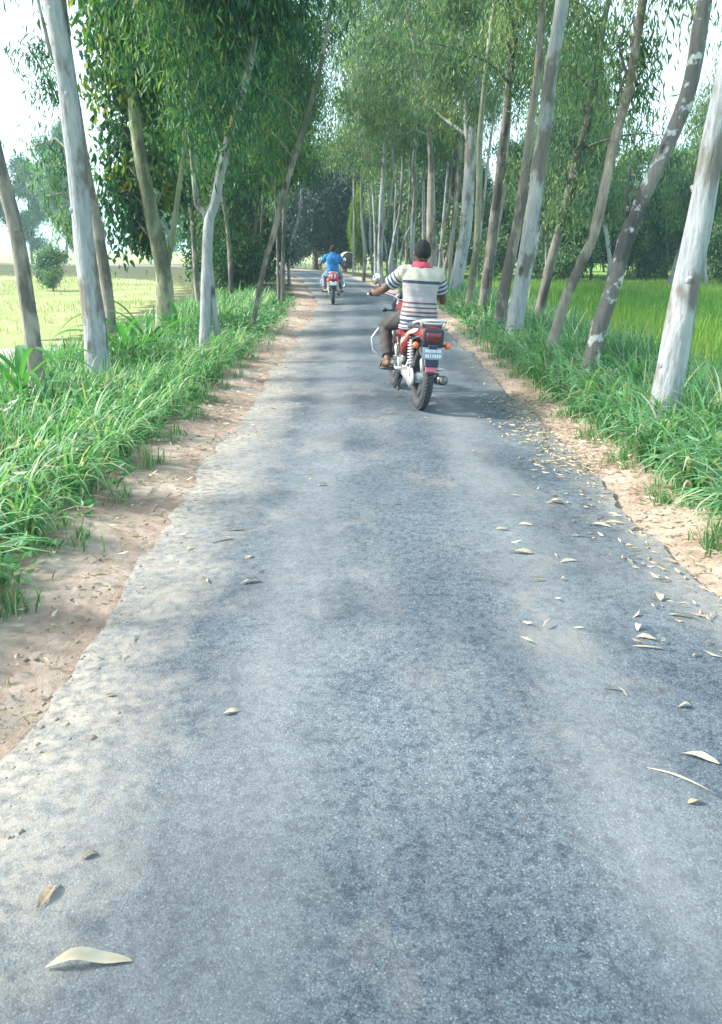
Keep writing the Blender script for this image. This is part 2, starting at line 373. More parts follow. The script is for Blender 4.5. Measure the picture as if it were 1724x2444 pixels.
fv = []; xs = list(np.linspace(-300, 300, 41)); ys = list(np.linspace(-60, 500, 41))
me = mesh_np('ground', [(x, y, FZ - 0.02) for y in ys for x in xs], [(j * 41 + i, j * 41 + i + 1, (j + 1) * 41 + i + 1, (j + 1) * 41 + i) for j in range(40) for i in range(40)])
tag(obj('ground', me, M['field']), kind='structure')

# ------------------------------------------------------------------ leaves and blades
def leaves_mesh(name, C, D, L, Wd, v, fold=0.25):
    """one small folded leaf per row: base C, direction D, length L, width Wd"""
    n = len(C); D = D / np.linalg.norm(D, axis=1)[:, None]
    r = rng.normal(size=(n, 3)); S = np.cross(D, r); S /= np.linalg.norm(S, axis=1)[:, None]; N = np.cross(D, S)
    L = np.broadcast_to(L, (n,))[:, None]; Wd = np.broadcast_to(Wd, (n,))[:, None]
    mid = C + D * L * 0.45 + N * L * 0.05
    V = np.stack([C, mid + S * Wd * .5 + N * Wd * fold, C + D * L - N * L * .06, mid - S * Wd * .5 + N * Wd * fold], 1).reshape(-1, 3)
    i = np.arange(n)[:, None] * 4
    F = np.concatenate([i + [[0, 1, 2]], i + [[0, 2, 3]]], 1).reshape(-1, 3)
    me = mesh_np(name, V, F, 3); fattr(me, 'v', np.repeat(v, 4)); return me
def blades_mesh(name, P, h, w, yaw, lean, v, seg=4):
    n = len(P); t = np.linspace(0, 1, seg + 1)[None, :]
    a = lean[:, None] * t ** 1.3                                      # bend angle from the vertical grows along the blade
    ds = h[:, None] / seg
    hx = np.cumsum(np.sin(a) * ds, 1) - np.sin(a[:, :1]) * ds; hz = np.cumsum(np.cos(a) * ds, 1) - np.cos(a[:, :1]) * ds
    cx = P[:, 0:1] + hx * np.cos(yaw)[:, None]; cyy = P[:, 1:2] + hx * np.sin(yaw)[:, None]; cz = P[:, 2:3] + hz
    wt = w[:, None] * np.clip(np.minimum(1.0, 0.65 + t * 1.2), 0, 1) * (1 - t ** 2.2) * 0.5 + 0.0006
    sx, sy = -np.sin(yaw)[:, None], np.cos(yaw)[:, None]
    A = np.stack([cx + sx * wt, cyy + sy * wt, cz], -1); B = np.stack([cx - sx * wt, cyy - sy * wt, cz], -1)
    V = np.stack([A, B], 2).reshape(-1, 3)                              # n*(seg+1)*2
    base = np.arange(n)[:, None, None] * (seg + 1) * 2 + np.arange(seg)[None, :, None] * 2
    F = (base + np.array([0, 1, 3, 2])[None, None, :]).reshape(-1, 4)
    me = mesh_np(name, V, F, 4); fattr(me, 'v', np.repeat(v, (seg + 1) * 2)); return me

# ------------------------------------------------------------------ trees
def path3d(pxs, Y, top, rr, lean_keep=0.5):
    pts = [at_y(x, y, Y) for x, y in pxs]
    b = pts[0]; g = float(gz(b.x, Y)[0])
    if len(pts) > 1:
        d = (pts[0] - pts[1]).normalized(); pts.insert(0, Vector((b.x + d.x * 0.1, Y, min(g, b.z) - 0.15)))
    d = (pts[-1] - pts[-2]).normalized(); p = pts[-1].copy()
    while p.z < top:
        d = (d.lerp(Vector((0, 0, 1)), 0.10 * (1 - lean_keep)) + Vector((rr.normal() * .05, rr.normal() * .06, 0))).normalized()
        p = p + d * 0.9; pts.append(p.copy())
    return pts
def resample(pts, step):
    out = []
    for i in range(len(pts) - 1):
        p0, p1, p2, p3 = pts[max(i - 1, 0)], pts[i], pts[i + 1], pts[min(i + 2, len(pts) - 1)]
        n = max(1, int((p2 - p1).length / step))
        for k in range(n):
            u = k / n; out.append(0.5 * ((2 * p1) + (p2 - p0) * u + (2 * p0 - 5 * p1 + 4 * p2 - p3) * u * u + (3 * p1 - p0 - 3 * p2 + p3) * u ** 3))
    out.append(pts[-1]); return out
def bark_tube(mb, pts, rad, n, rr, flare=0.0, lump=0.085):
    """trunk with an uneven round section and a spread foot"""
    rings = []; ph = rr.uniform(0, 6, 6); up = Vector((1, 0, 0)); z0 = pts[0].z
    for i, p in enumerate(pts):
        t = (pts[min(i + 1, len(pts) - 1)] - pts[max(i - 1, 0)]).normalized()
        x = up - t * up.dot(t); x.normalize(); y = t.cross(x); up = x; ring = []
        hgt = p.z - z0; fl = 1 + flare * math.exp(-hgt / 0.22)
        for j in range(n):
            a = 2 * math.pi * j / n
            k = 1 + lump * (math.sin(2 * a + ph[0] + hgt * 1.1) * .6 + math.sin(3 * a + ph[1] - hgt * 1.7) * .45 + math.sin(hgt * 4.3 + ph[2] + a) * .45 + math.sin(hgt * 9.1 + ph[4] + 2 * a) * .25)
            k += flare * 0.5 * math.exp(-hgt / 0.2) * max(0, math.sin(4 * a + ph[3]))
            ring.append(p + (x * math.cos(a) + y * math.sin(a)) * rad[i] * fl * k)
        rings.append(ring)
    mb.loft(rings)
def make_crown(anchor_pts, rr, n_per, sig, L, Wd, hang, vlo=0.0, vhi=1.0):
    C = []; V = []
    for (p, s) in anchor_pts:
        k = max(4, int(n_per * rr.uniform(.6, 1.4)))
        q = rr.normal(size=(k, 3)) * np.array([sig, sig, sig * 1.25]) * s + np.array(p)
        C.append(q); bv = rr.uniform(0.0, 0.78); V.append(np.clip(rr.normal(bv, .15, k), 0, 1))
    C = np.concatenate(C); V = np.concatenate(V)
    yel = rr.random(len(C)) < 0.006; V = np.where(yel, 1.0, np.minimum(V, .93)); V = vlo + V * (vhi - vlo)
    D = rr.normal(size=(len(C), 3)) * 0.55; D[:, 2] -= hang
    l = rr.uniform(.5, 1.35, len(C)) * L
    return C, D, l, rr.uniform(.7, 1.2, len(C)) * Wd, V
def limbs_for(trunk, rad, h0, n, reach, rr, mb, up=0.55, droop=0.35, h1=None, fwd=0.0):
    zs = [p.z for p in trunk]; top = h1 if h1 else zs[-1]; anchors = []
    for i in range(n):
        h = h0 + (top - h0) * (i + rr.uniform(0, .9)) / n
        k = min(range(len(zs)), key=lambda j: abs(zs[j] - h)); p = trunk[k].copy(); r0 = max(rad[k] * 0.42, 0.012)
        az = rr.uniform(0, 2 * math.pi); f = 1 - 0.45 * (h - h0) / max(.1, top - h0)
        d = Vector((math.cos(az), math.sin(az) + fwd, up * rr.uniform(.5, 1.6))).normalized()
        ln = reach * f * rr.uniform(.65, 1.15); pts = [p]; m = 6
        for s in range(m):
            d = (d + Vector((rr.normal() * .16, rr.normal() * .16, -droop * .16 * s / 2))).normalized(); p = p + d * ln / m; pts.append(p.copy())
        mb.tube(pts, [r0 * (1 - .85 * s / m) for s in range(m + 1)], 6)
        for s in range(2, m + 1):
            anchors.append((tuple(pts[s]), .55 + .5 * s / m))
            q = pts[s] + Vector((rr.normal() * .3 * reach, rr.normal() * .3 * reach, rr.normal() * .15 * reach - .1 * reach)) * .6
            if rr.random() < .75:
                mb.tube([pts[s], pts[s].lerp(q, .5) + Vector((0, 0, .05)), q], [r0 * .3, r0 * .2, .004], 4); anchors.append((tuple(q), .8))
    return anchors
def tree(name, label, cat, pxs, Y, w0, w1, top, bark, h0, nl, reach, npl, leaf='euc', L=.145, Wd=.023, sig=.28, hang=1.2, forks=(), group=None, seed=1, up=.55, h1=None, flare=.35, nside=14, extra=()):
    rr = np.random.default_rng(seed); base = at_y(pxs[0][0], pxs[0][1], Y); g = float(gz(base.x, Y)[0])
    loc = Vector((base.x, Y, g)); root = empty(name, loc)
    pts = resample(path3d(pxs, Y, top, rr), 0.14 if Y < 20 else 0.3); n = len(pts); mb = MB()
    vis = at_y(pxs[-1][0], pxs[-1][1], Y).z
    def R(z):
        u = (z - g) / max(.5, vis - g)
        w = w0 + (w1 - w0) * min(u, 1) if u < 1 else w1 * max(0.12, 1 - (z - vis) / (top + .5 - vis) * .88)
        return 0.5 * w / px_m(Y, max(z, 0) if u < 1 else vis)
    rad = [R(p.z) for p in pts]
    bark_tube(mb, [p - loc for p in pts], rad, nside, rr, flare)
    anch = limbs_for([p - loc for p in pts], rad, h0 - g, nl, reach, rr, mb, up, h1=(h1 - g) if h1 else None)
    for fk in forks:                                                    # (pixels, width0, width1, top, first limb height, limbs, reach)
        fp, fw0, fw1, ftop, fh0, fn, fr = fk
        P = [at_y(x, y, Y) for x, y in fp]; d = (P[-1] - P[-2]).normalized(); p = P[-1].copy()
        while p.z < ftop:
            d = (d + Vector((rr.normal() * .06, rr.normal() * .08, .06))).normalized(); p = p + d * .8; P.append(p.copy())
        P = resample(P, .2); rf = [max(.01, .5 * (fw0 + (fw1 - fw0) * min(1, i / max(1, len(P) * .6))) / px_m(Y, 2) * (1 - .5 * i / len(P))) for i in range(len(P))]
        bark_tube(mb, [q - loc for q in P], rf, 10, rr, 0, .05)
        if fn: anch += limbs_for([q - loc for q in P], rf, fh0 - g, fn, fr, rr, mb, up)
    for (ex, ey, eY, es) in extra:                                       # leafy sprays that hang where the photograph shows them
        q = at_y(ex, ey, eY) - loc; k = min(range(n), key=lambda j: (pts[j] - loc - q).length + abs(pts[j].z - loc.z - q.z + .4)); a = pts[k] - loc
        mb.tube([a, a.lerp(q, .5) + Vector((0, 0, .25)), q], [max(.012, rad[k] * .3), .014, .005], 5)
        anch += [(tuple(q), es), (tuple(a.lerp(q, .6) + Vector((0, 0, .15))), es * .7)]
    for q in range(5 if Y < 20 else 2):                                    # stubs of shed branches
        k = min(n - 2, max(3, int(n * rr.uniform(.06, .5)))); az = rr.uniform(0, 6.28); a = pts[k] - loc; d = Vector((math.cos(az), math.sin(az), .5)).normalized(); s = rad[k]
        mb.tube([a + d * s * .7, a + d * s * 1.0, a + d * s * 1.12, a + d * s * rr.uniform(1.16, 1.3)], [s * .5, s * .34, s * .2, s * .1], 8)
    mb.build('trunk', M[bark], root)
    if npl:
        C, D, l, w, V = make_crown(anch, rr, npl * (1.2 if Wd < .03 else .85), sig, L, Wd, hang)
        ok = C[:, 2] + g > FZ + 0.5
        obj('crown', leaves_mesh('crown', C[ok], D[ok], l[ok], w[ok], V[ok]), M[leaf], root, smooth=False)
    return tag(root, label, cat, group)

# ------------------------------------------------------------------ the roadside trees (pixels are trunk centres in the photograph, base first)
GL_, GR_ = 'trees along the left verge', 'trees along the right verge'
# left row
tree('roadside_tree', 'leaning tree at the far left edge, foot in the long grass', 'tree', [(92, 945), (72, 770), (52, 630), (30, 520), (0, 400)], 8.1, 42, 30, 9, 'bark_tan', 5.6, 9, 1.5, 90, group=GL_, seed=11)
tree('roadside_tree', 'thick smooth pale grey trunk at the left, bright along its left side', 'tree', [(236, 905), (222, 750), (201, 568), (166, 237), (131, 38)], 9.4, 54, 44, 11, 'bark_pale', 6.4, 11, 1.8, 100, group=GL_, seed=12,
     forks=[([(121, 130), (108, 70), (95, 20)], 9, 7, 5.5, 4.9, 3, .8)])
tree('roadside_tree', 'grey trunk half hidden behind the thick pale trunk at the left', 'tree', [(266, 835), (256, 690), (236, 560), (205, 400), (180, 250)], 12.3, 30, 22, 10, 'bark_tan', 4.2, 8, 1.5, 60, group=GL_, seed=13,
     extra=[(95, 470, 13, .7), (120, 400, 13, .6), (75, 350, 13, .5), (150, 540, 12.6, .4), (95, 170, 13, .5), (60, 130, 13, .4), (110, 210, 12, .4)])
tree('roadside_tree', 'grey forked tree with a mossy left stem behind the broad green plants', 'tree', [(394, 800), (394, 700), (388, 640), (372, 560), (352, 460), (337, 385), (326, 300), (318, 220)], 14.2, 46, 26, 10, 'bark_green', 3.9, 14, 1.9, 120, group=GL_, seed=14, leaf='broad', L=.17, Wd=.075,
     forks=[([(396, 660), (404, 615), (418, 520), (430, 430), (444, 330), (440, 250)], 15, 10, 8, 3.6, 8, 1.5)],
     extra=[(262, 470, 14.4, .75), (285, 540, 14.8, .8), (305, 440, 15, .8), (270, 410, 14.6, .7), (330, 570, 15, .5), (345, 510, 15.2, .7), (290, 300, 14.9, .9), (240, 210, 14.7, .8), (270, 120, 14.5, .9), (300, 60, 14.6, .9), (350, 130, 14.8, 1.0), (230, 60, 14.5, .7), (350, 240, 15, .9), (270, 330, 14.6, .6), (430, 450, 15.2, .6), (400, 380, 15.2, .9)])
tree('roadside_tree', 'white barked tree that forks wide above a double trunk, left verge', 'tree', [(491, 868), (492, 760), (494, 622), (500, 520), (512, 490), (526, 412), (548, 324), (573, 247), (597, 154), (613, 40)], 10.8, 28, 17, 9, 'bark_pale', 4.0, 11, .8, 110, group=GL_, seed=15, leaf='euc', h1=5.8,
     forks=[([(499, 530), (486, 505), (470, 490), (464, 430), (457, 350), (446, 230), (462, 108), (440, 40)], 14, 9, 7, 3.1, 9, 1.2), ([(520, 800), (512, 740), (506, 650), (500, 600)], 17, 12, 0, 9, 0, 1)],
     extra=[(420, 130, 11.5, .9), (480, 90, 11.5, .9), (520, 200, 11.4, .9), (560, 130, 11.2, .9), (450, 260, 11.6, .8), (500, 330, 11.6, .7), (645, 80, 11.2, .6), (630, 210, 11.4, .6), (390, 60, 11.5, .8)])
tree('roadside_tree', 'thin grey trunk just left of the white forked tree', 'tree', [(480, 745), (470, 690), (462, 560), (452, 450), (450, 330)], 19.5, 12, 9, 9, 'bark_tan', 3.0, 12, 1.9, 130, group=GL_, seed=16,
     extra=[(400, 330, 19, 1.2), (470, 400, 19, 1.0), (420, 430, 19, 1.0), (430, 200, 19, 1.2), (300, 250, 18.5, 1.1), (340, 330, 18.5, 1.1), (290, 390, 18.3, .9), (350, 450, 18.5, .9), (520, 480, 19.5, 1.1), (540, 560, 19.5, .9), (560, 380, 19.5, 1.1), (310, 150, 18.5, 1.1)])
tree('roadside_tree', 'slim trunk leaning right over the verge grass, left side', 'tree', [(601, 795), (612, 735), (630, 640), (648, 575), (668, 500), (690, 420)], 14.6, 11, 13, 7.5, 'bark_tan', 5.6, 4, .6, 70, group=GL_, seed=17,
     extra=[(610, 330, 14.8, .9), (660, 280, 15, .9), (600, 230, 14.6, .9), (640, 400, 15, .8), (570, 420, 15, .8)])
tree('roadside_tree', 'dark thin straight trunk at the bend of the left verge', 'tree', [(674, 730), (675, 650), (677, 560), (680, 470)], 21.8, 11, 9, 6.6, 'bark_brown', 3.2, 8, 1.3, 100, group=GL_, seed=18,
     forks=[([(666, 728), (664, 650), (662, 560)], 8, 6, 6, 3.8, 5, 1.4)], extra=[(690, 400, 21.5, 1.0), (640, 480, 22, 1.1), (660, 330, 22, 1.0)])
tree('roadside_tree', 'pale slender curved tree beside the bend, left of the far rider', 'tree', [(690, 655), (688, 610), (695, 575), (713, 523), (722, 437), (728, 360)], 33, 7, 5, 7, 'bark_pale', 4.4, 7, 1.2, 80, group=GL_, seed=19)
tree('roadside_tree', 'dark double trunk in the shade behind the left verge shrubs', 'tree', [(588, 690), (590, 600), (586, 520)], 27, 15, 11, 10, 'bark_brown', 3.0, 14, 2.4, 150, group=GL_, seed=20, leaf='broad', L=.26, Wd=.09,
     forks=[([(600, 680), (602, 600), (610, 540)], 9, 7, 7, 3.2, 7, 1.8)])
tree('roadside_tree', 'brown trunk between the dark double trunk and the leaning slim trunk', 'tree', [(621, 690), (621, 610), (626, 520)], 30, 9, 7, 9, 'bark_brown', 3.6, 12, 1.9, 120, group=GL_, seed=21, L=.22, Wd=.04)
tree('roadside_tree', 'brown trunk deep in the thicket left of the white forked tree', 'tree', [(552, 690), (548, 600), (540, 520)], 24, 12, 9, 11, 'bark_brown', 4.0, 12, 1.8, 130, group=GL_, seed=22, leaf='broad', L=.26, Wd=.09)
# right row, nearest first
tree('roadside_tree', 'thick pale blue grey trunk at the right edge, nearest of the right row', 'tree', [(1568, 1040), (1611, 841), (1640, 679), (1662, 566), (1690, 410), (1712, 293), (1760, 40)], 6.5, 68, 50, 10, 'bark_pale', 6.0, 10, 1.8, 90, group=GR_, seed=31, nside=18)
tree('roadside_tree', 'dark leaning trunk blotched with pale lichen, second of the right row', 'tree', [(1392, 930), (1433, 776), (1465, 679), (1491, 582), (1518, 512), (1566, 410), (1610, 307), (1639, 234), (1660, 146), (1676, 30)], 8.8, 36, 38, 9.5, 'bark_lichen', 5.2, 10, 1.7, 90, group=GR_, seed=32,
     forks=[([(1545, 450), (1556, 395), (1568, 360)], 13, 8, 0, 9, 0, 1), ([(1500, 520), (1496, 470), (1505, 390)], 10, 6, 0, 9, 0, 1)])
tree('roadside_tree', 'slim smooth tan trunk leaning right, left of the lichen blotched trunk', 'tree', [(1300, 890), (1345, 728), (1394, 615), (1420, 550), (1461, 366), (1484, 278), (1504, 205), (1516, 120)], 10.0, 24, 22, 9, 'bark_tan', 3.9, 11, 1.5, 80, group=GR_, seed=33, leaf='euc_lit',
     extra=[(1440, 130, 10.2, .8), (1500, 80, 10.2, .9), (1550, 130, 10.3, .6), (1470, 200, 10.2, .7), (1545, 230, 10.4, .6)])
tree('roadside_tree', 'dark slim trunk leaning right, farther out towards the rice field', 'tree', [(1279, 780), (1310, 647), (1336, 550), (1367, 424), (1390, 336), (1414, 249), (1425, 170)], 15.8, 25, 17, 9, 'bark_brown', 3.0, 13, 1.8, 75, group=GR_, seed=34, leaf='euc_lit',
     extra=[(1350, 330, 15.6, .9), (1340, 420, 15.6, .9), (1330, 500, 15.4, .7), (1400, 450, 15.6, .9), (1390, 520, 15.6, .6), (1370, 250, 16, .9), (1395, 130, 16, .8), (1380, 60, 16, .7), (1440, 380, 15.8, .7)])
tree('roadside_tree', 'tall thick pale trunk in the middle of the right row', 'tree', [(1220, 828), (1253, 628), (1281, 461), (1286, 400), (1302, 293), (1318, 146), (1338, 30)], 12.8, 38, 33, 12, 'bark_pale', 6.6, 11, 1.8, 100, group=GR_, seed=35, nside=18)
tree('roadside_tree', 'orange brown trunk touching the tall pale trunk on its left', 'tree', [(1188, 798), (1211, 655), (1239, 517), (1252, 417), (1270, 278), (1285, 150)], 14.6, 27, 18, 11, 'bark_tan', 5.6, 10, 1.7, 90, group=GR_, seed=36)
tree('roadside_tree', 'brown straight trunk between the orange brown one and the mossy thin one', 'tree', [(1150, 765), (1178, 544), (1197, 378), (1208, 278), (1222, 139)], 17.5, 27, 17, 11, 'bark_brown', 4.3, 13, 1.9, 75, group=GR_, seed=37, leaf='euc_lit',
     extra=[(1240, 130, 17.5, .9), (1230, 60, 17.5, .9), (1190, 90, 17.5, 1.0), (1250, 220, 17.5, .6), (1230, 400, 17.6, .6)])
tree('roadside_tree', 'tall thin mossy trunk with a dark foot, right row', 'tree', [(1116, 750), (1128, 660), (1139, 572), (1144, 433), (1147, 305), (1161, 167), (1176, 40)], 19.2, 19, 10, 12, 'bark_green', 5.6, 12, 1.9, 75, group=GR_, seed=38, leaf='euc_lit')
tree('roadside_tree', 'broad white trunk with dark bark patches, right of the striped rider', 'tree', [(1082, 705), (1094, 650), (1108, 572), (1118, 461), (1126, 333), (1133, 260)], 25, 33, 24, 12, 'bark_pale', 4.5, 14, 2.4, 85, group=GR_, seed=39, leaf='euc_lit', L=.2, Wd=.036,
     forks=[([(1120, 350), (1114, 300), (1112, 220)], 15, 9, 9, 4.8, 8, 2.0)])
tree('roadside_tree', 'forked cone shaped pale trunk directly behind the striped rider', 'tree', [(1034, 680), (1031, 600), (1029, 505), (1030, 430), (1027, 350), (1019, 278)], 29, 30, 9, 12, 'bark_tan', 4.8, 14, 2.4, 85, group=GR_, seed=40, leaf='euc_lit', L=.2, Wd=.036)
tree('roadside_tree', 'wavy pale trunk left of the cone shaped trunk behind the rider', 'tree', [(985, 680), (984, 570), (992, 447), (986, 400), (992, 350), (994, 270)], 31, 13, 8, 12, 'bark_pale', 5.4, 13, 2.4, 85, group=GR_, seed=41, leaf='euc_lit', L=.2, Wd=.036,
     forks=[([(952, 670), (961, 586), (980, 540)], 9, 7, 0, 9, 0, 1)])
tree('roadside_tree', 'thin leaning grey trunk right of the cone shaped trunk', 'tree', [(1056, 680), (1063, 640), (1080, 545), (1089, 433), (1094, 340)], 35, 10, 7, 11, 'bark_tan', 4.6, 12, 2.4, 80, group=GR_, seed=42, leaf='euc_lit', L=.2, Wd=.036,
     forks=[([(1050, 600), (1060, 550), (1073, 480), (1080, 350)], 8, 6, 8, 5, 5, 1.8)])
tree('roadside_tree', 'pale twisted trunk in the cluster left of the striped rider', 'tree', [(926, 672), (931, 630), (944, 555), (954, 510), (961, 420), (964, 340)], 36, 9, 7, 12, 'bark_pale', 4.8, 13, 2.5, 85, group=GR_, seed=43, leaf='euc_lit', L=.22, Wd=.04,
     forks=[([(946, 670), (947, 600), (950, 530)], 7, 6, 0, 9, 0, 1)])
tree('roadside_tree', 'pale double stemmed trunk that parts at head height, left of the rider', 'tree', [(908, 680), (908, 600), (909, 545), (912, 470), (917, 392), (920, 320)], 34, 14, 9, 12, 'bark_pale', 4.6, 13, 2.5, 85, group=GR_, seed=44, leaf='euc_lit', L=.22, Wd=.04,
     forks=[([(910, 560), (920, 530), (931, 480), (936, 420), (938, 350)], 7, 6, 9, 5, 6, 2.0), ([(926, 680), (922, 600), (914, 555)], 7, 6, 0, 9, 0, 1)])
tree('roadside_tree', 'slender pale trunk at the outside of the bend, right of the far rider', 'tree', [(868, 675), (871, 600), (864, 520), (863, 440), (862, 386)], 37, 8, 6, 11, 'bark_pale', 4.4, 13, 2.5, 85, group=GR_, seed=45, leaf='euc_lit', L=.22, Wd=.04,
     forks=[([(892, 672), (885, 600), (884, 520)], 6, 5, 7, 4.4, 6, 2.0)])

# slim pale trunks that fill the row between the larger ones, farther along
for q, (x, Y, xs, w, bk) in enumerate(((897, 40, -2, 6, 'bark_pale'), (936, 43, 5, 6, 'bark_pale'), (968, 40, 4, 7, 'bark_tan'), (1008, 38, 3, 8, 'bark_pale'), (1047, 41, 9, 7, 'bark_pale'), (1070, 33, 10, 9, 'bark_tan'), (1102, 36, 10, 8, 'bark_pale'), (1131, 30, 12, 9, 'bark_pale'), (1168, 27, 14, 9, 'bark_tan'), (843, 43, 2, 5, 'bark_pale'), (1205, 24, 16, 10, 'bark_tan'))):
    yb = 590 + 1.5 * px_m(Y)
    tree('slim_tree', 'slim pale trunk set back between the larger trunks of the right row', 'tree', [(x, yb + 6), (x + xs, yb - 110), (x + xs * 2.2 + 3 * (q % 3 - 1), yb - 230), (x + xs * 3, yb - 320)], Y, w, w * .7, 11, bk, 5.4, 9, 1.7, 60, leaf='euc_lit', L=.2, Wd=.036, group='slim trees behind the right row', seed=200 + q, nside=8)

# ------------------------------------------------------------------ trees farther off: a few kinds built once, then copied
def far_kind(seed, H, r, n_limb, npl, L, Wd, leaf, bark, r0, h0, sig=.6, hang=.6):
    rr = np.random.default_rng(seed); mb = MB(); pts = [Vector((0, 0, -.4))]; d = Vector((rr.normal() * .06, rr.normal() * .06, 1)); p = pts[0].copy()
    while p.z < H * .9:
        d = (d + Vector((rr.normal() * .07, rr.normal() * .07, .08))).normalized(); p = p + d * .6; pts.append(p.copy())
    rad = [r0 * (1 - .85 * i / len(pts)) for i in range(len(pts))]
    bark_tube(mb, pts, rad, 9, rr, .4)
    an = limbs_for(pts, rad, h0, n_limb, r, rr, mb, .5)
    C, D, l, w, V = make_crown(an, rr, npl, sig, L, Wd, hang); ok = C[:, 2] > .25
    tm = mb.mesh('trunk'); tm.materials.append(M[bark]); tm.polygons.foreach_set('use_smooth', np.ones(len(tm.polygons), dtype=bool))
    cm = leaves_mesh('crown', C[ok], D[ok], l[ok], w[ok], V[ok]); cm.materials.append(M[leaf])
    return tm, cm
KIND = {
    'wood_a': far_kind(101, 11, 2.8, 16, 110, .34, .12, 'wood', 'bark_tan', .16, 2.2, .36),
    'wood_b': far_kind(102, 9, 2.4, 15, 110, .32, .10, 'wood', 'bark_pale', .12, 2.0, .34),
    'wood_c': far_kind(103, 13, 3.0, 18, 100, .36, .11, 'euc', 'bark_pale', .17, 4.2, .42, 1.2),
    'dark': far_kind(104, 9, 2.9, 26, 210, .36, .15, 'shadedleaf', 'bark_brown', .30, 2.3, .62),
    'pale_tall': far_kind(108, 12, 2.3, 17, 85, .26, .06, 'euc_lit', 'bark_pale', .13, 3.4, .42, 1.2),
    'lime': far_kind(107, 3.4, 1.2, 16, 90, .22, .09, 'lime', 'bark_brown', .06, .8, .28),
    'bush': far_kind(105, 3.2, 1.3, 14, 75, .24, .09, 'wood', 'bark_brown', .06, .5, .28),
    'green_bush': far_kind(106, 3.4, 1.3, 16, 90, .22, .08, 'broad', 'bark_brown', .06, .4, .28),
}
def far_tree(name, kind, x, y, s, rz, label, cat, group=None, sz=None):
    root = empty(name, (x, y, float(gz(x, y)[0]) if y < 75 and abs(x) < 12 else FZ - .02), (0, 0, rz)); root.scale = (s, s, sz or s)
    for nm, me in zip(('trunk', 'crown'), KIND[kind]):
        o = bpy.data.objects.new(nm, me); COL.objects.link(o); o.parent = root
    return tag(root, label, cat, group)
rf = np.random.default_rng(55)
far_tree('roadside_tree', 'wood_c', -5.3, -0.2, .95, .7, 'unseen leafy tree added left of the viewpoint to shade the near road', 'tree', GL_)  # out of view, added so its crown darkens the near road
# the dark tree at the bend and its neighbours
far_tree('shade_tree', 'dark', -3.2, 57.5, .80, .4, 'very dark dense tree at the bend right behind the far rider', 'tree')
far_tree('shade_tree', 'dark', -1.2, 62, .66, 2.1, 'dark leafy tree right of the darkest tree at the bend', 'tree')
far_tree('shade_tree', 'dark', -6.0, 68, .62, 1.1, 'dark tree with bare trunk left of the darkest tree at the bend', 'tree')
far_tree('young_tree', 'lime', -.15, 49, .38, .3, 'bright yellow green leafy young tree at the right of the bend', 'tree', None, 1.2)
G1 = 'wood beyond the rice field'; L1 = 'leafy tree in the shaded wood beyond the rice field'
k = 0
for row, (yb, n) in enumerate(((50, 12), (56, 12), (64, 11), (74, 10))):
    for i in range(n):
        x = 3.0 + row * .8 + (34 + row * 5) * (i + rf.uniform(.1, .9)) / n
        far_tree('woodland_tree', ('wood_a', 'wood_b', 'wood_c')[k % 3], x, yb + rf.uniform(-1.5, 1.5), rf.uniform(.8, 1.1) * (1 if x < 7 else .72), rf.uniform(0, 6.28), L1, 'tree', G1); k += 1
for i in range(9):
    far_tree('undergrowth_bush', 'bush', 6 + 30 * (i + rf.uniform(0, 1)) / 9, 47.5 + rf.uniform(-.8, 2.5), rf.uniform(.8, 1.35), rf.uniform(0, 6.28), 'low bush along the edge of the wood beyond the rice field', 'bush', 'bushes along the wood edge')
for i in range(14):
    far_tree('shade_tree', 'dark', 4 + 36 * (i + rf.uniform(0, .8)) / 14, 59 + rf.uniform(-1, 3), rf.uniform(.5, .62), rf.uniform(0, 6.28), 'added dense dark tree blocking light deep in the wood beyond the rice field', 'tree', 'added dark trees blocking light in the wood')  # low dark crowns added to block light and form the wood's shaded band
for i in range(8):
    far_tree('pale_tree', 'pale_tall', 7.5 + 20 * (i + rf.uniform(0, .8)) / 8, 45 + rf.uniform(-2.5, 2.5), rf.uniform(.9, 1.15), rf.uniform(0, 6.28), 'tall airy tree with a pale trunk at the near edge of the wood', 'tree', 'pale trees at the wood edge')
# wood behind the bend
for i, (x, y, kd, s) in enumerate(((-9, 84, 'wood_c', 1.0), (-4, 80, 'wood_a', 1.0), (1, 78, 'wood_c', 1.05), (4, 72, 'wood_a', 1.0), (-14, 88, 'wood_a', 1.0), (1.5, 66, 'wood_b', 1.0), (6, 84, 'wood_c', 1.1), (-1, 90, 'wood_c', 1.15), (3.5, 60, 'wood_b', .9), (2.2, 56, 'wood_b', .85), (4.8, 54, 'wood_a', .8))):
    far_tree('woodland_tree', kd, x, y, s, rf.uniform(0, 6.28), 'leafy tree closing the view behind the road bend', 'tree', 'trees behind the road bend')
# thicket behind the left row
for i, (x, y, kd, s) in enumerate(((-4.3, 26, 'green_bush', .8), (-5.2, 30, 'green_bush', .95), (-6.4, 38, 'wood_b', .8), (-7.4, 44, 'wood_a', .8), (-8.6, 52, 'wood_c', .8), (-5.2, 33, 'green_bush', 1.3), (-8.2, 47, 'green_bush', 1.5))):
    far_tree('thicket_tree' if 'wood' in kd else 'thicket_shrub', kd, x, y, s, rf.uniform(0, 6.28), 'tree in the thicket behind the left row' if 'wood' in kd else 'green shrub in the thicket behind the left row', 'tree' if 'wood' in kd else 'shrub', 'thicket trees behind the left row' if 'wood' in kd else 'thicket shrubs behind the left row')
# hazy trees across the left field
for i in range(16):
    far_tree('distant_tree', ('wood_a', 'wood_c', 'wood_b')[i % 3], -58 + 46 * (i + rf.uniform(0, .9)) / 16, 96 + rf.uniform(-6, 16), rf.uniform(1.0, 1.3), rf.uniform(0, 6.28), 'pale hazy tree on the far side of the left field', 'tree', 'hazy trees across the left field')
far_tree('field_bush', 'bush', -15.6, 41, .6, 1.0, 'small grey green bush standing in the pale left field', 'bush')

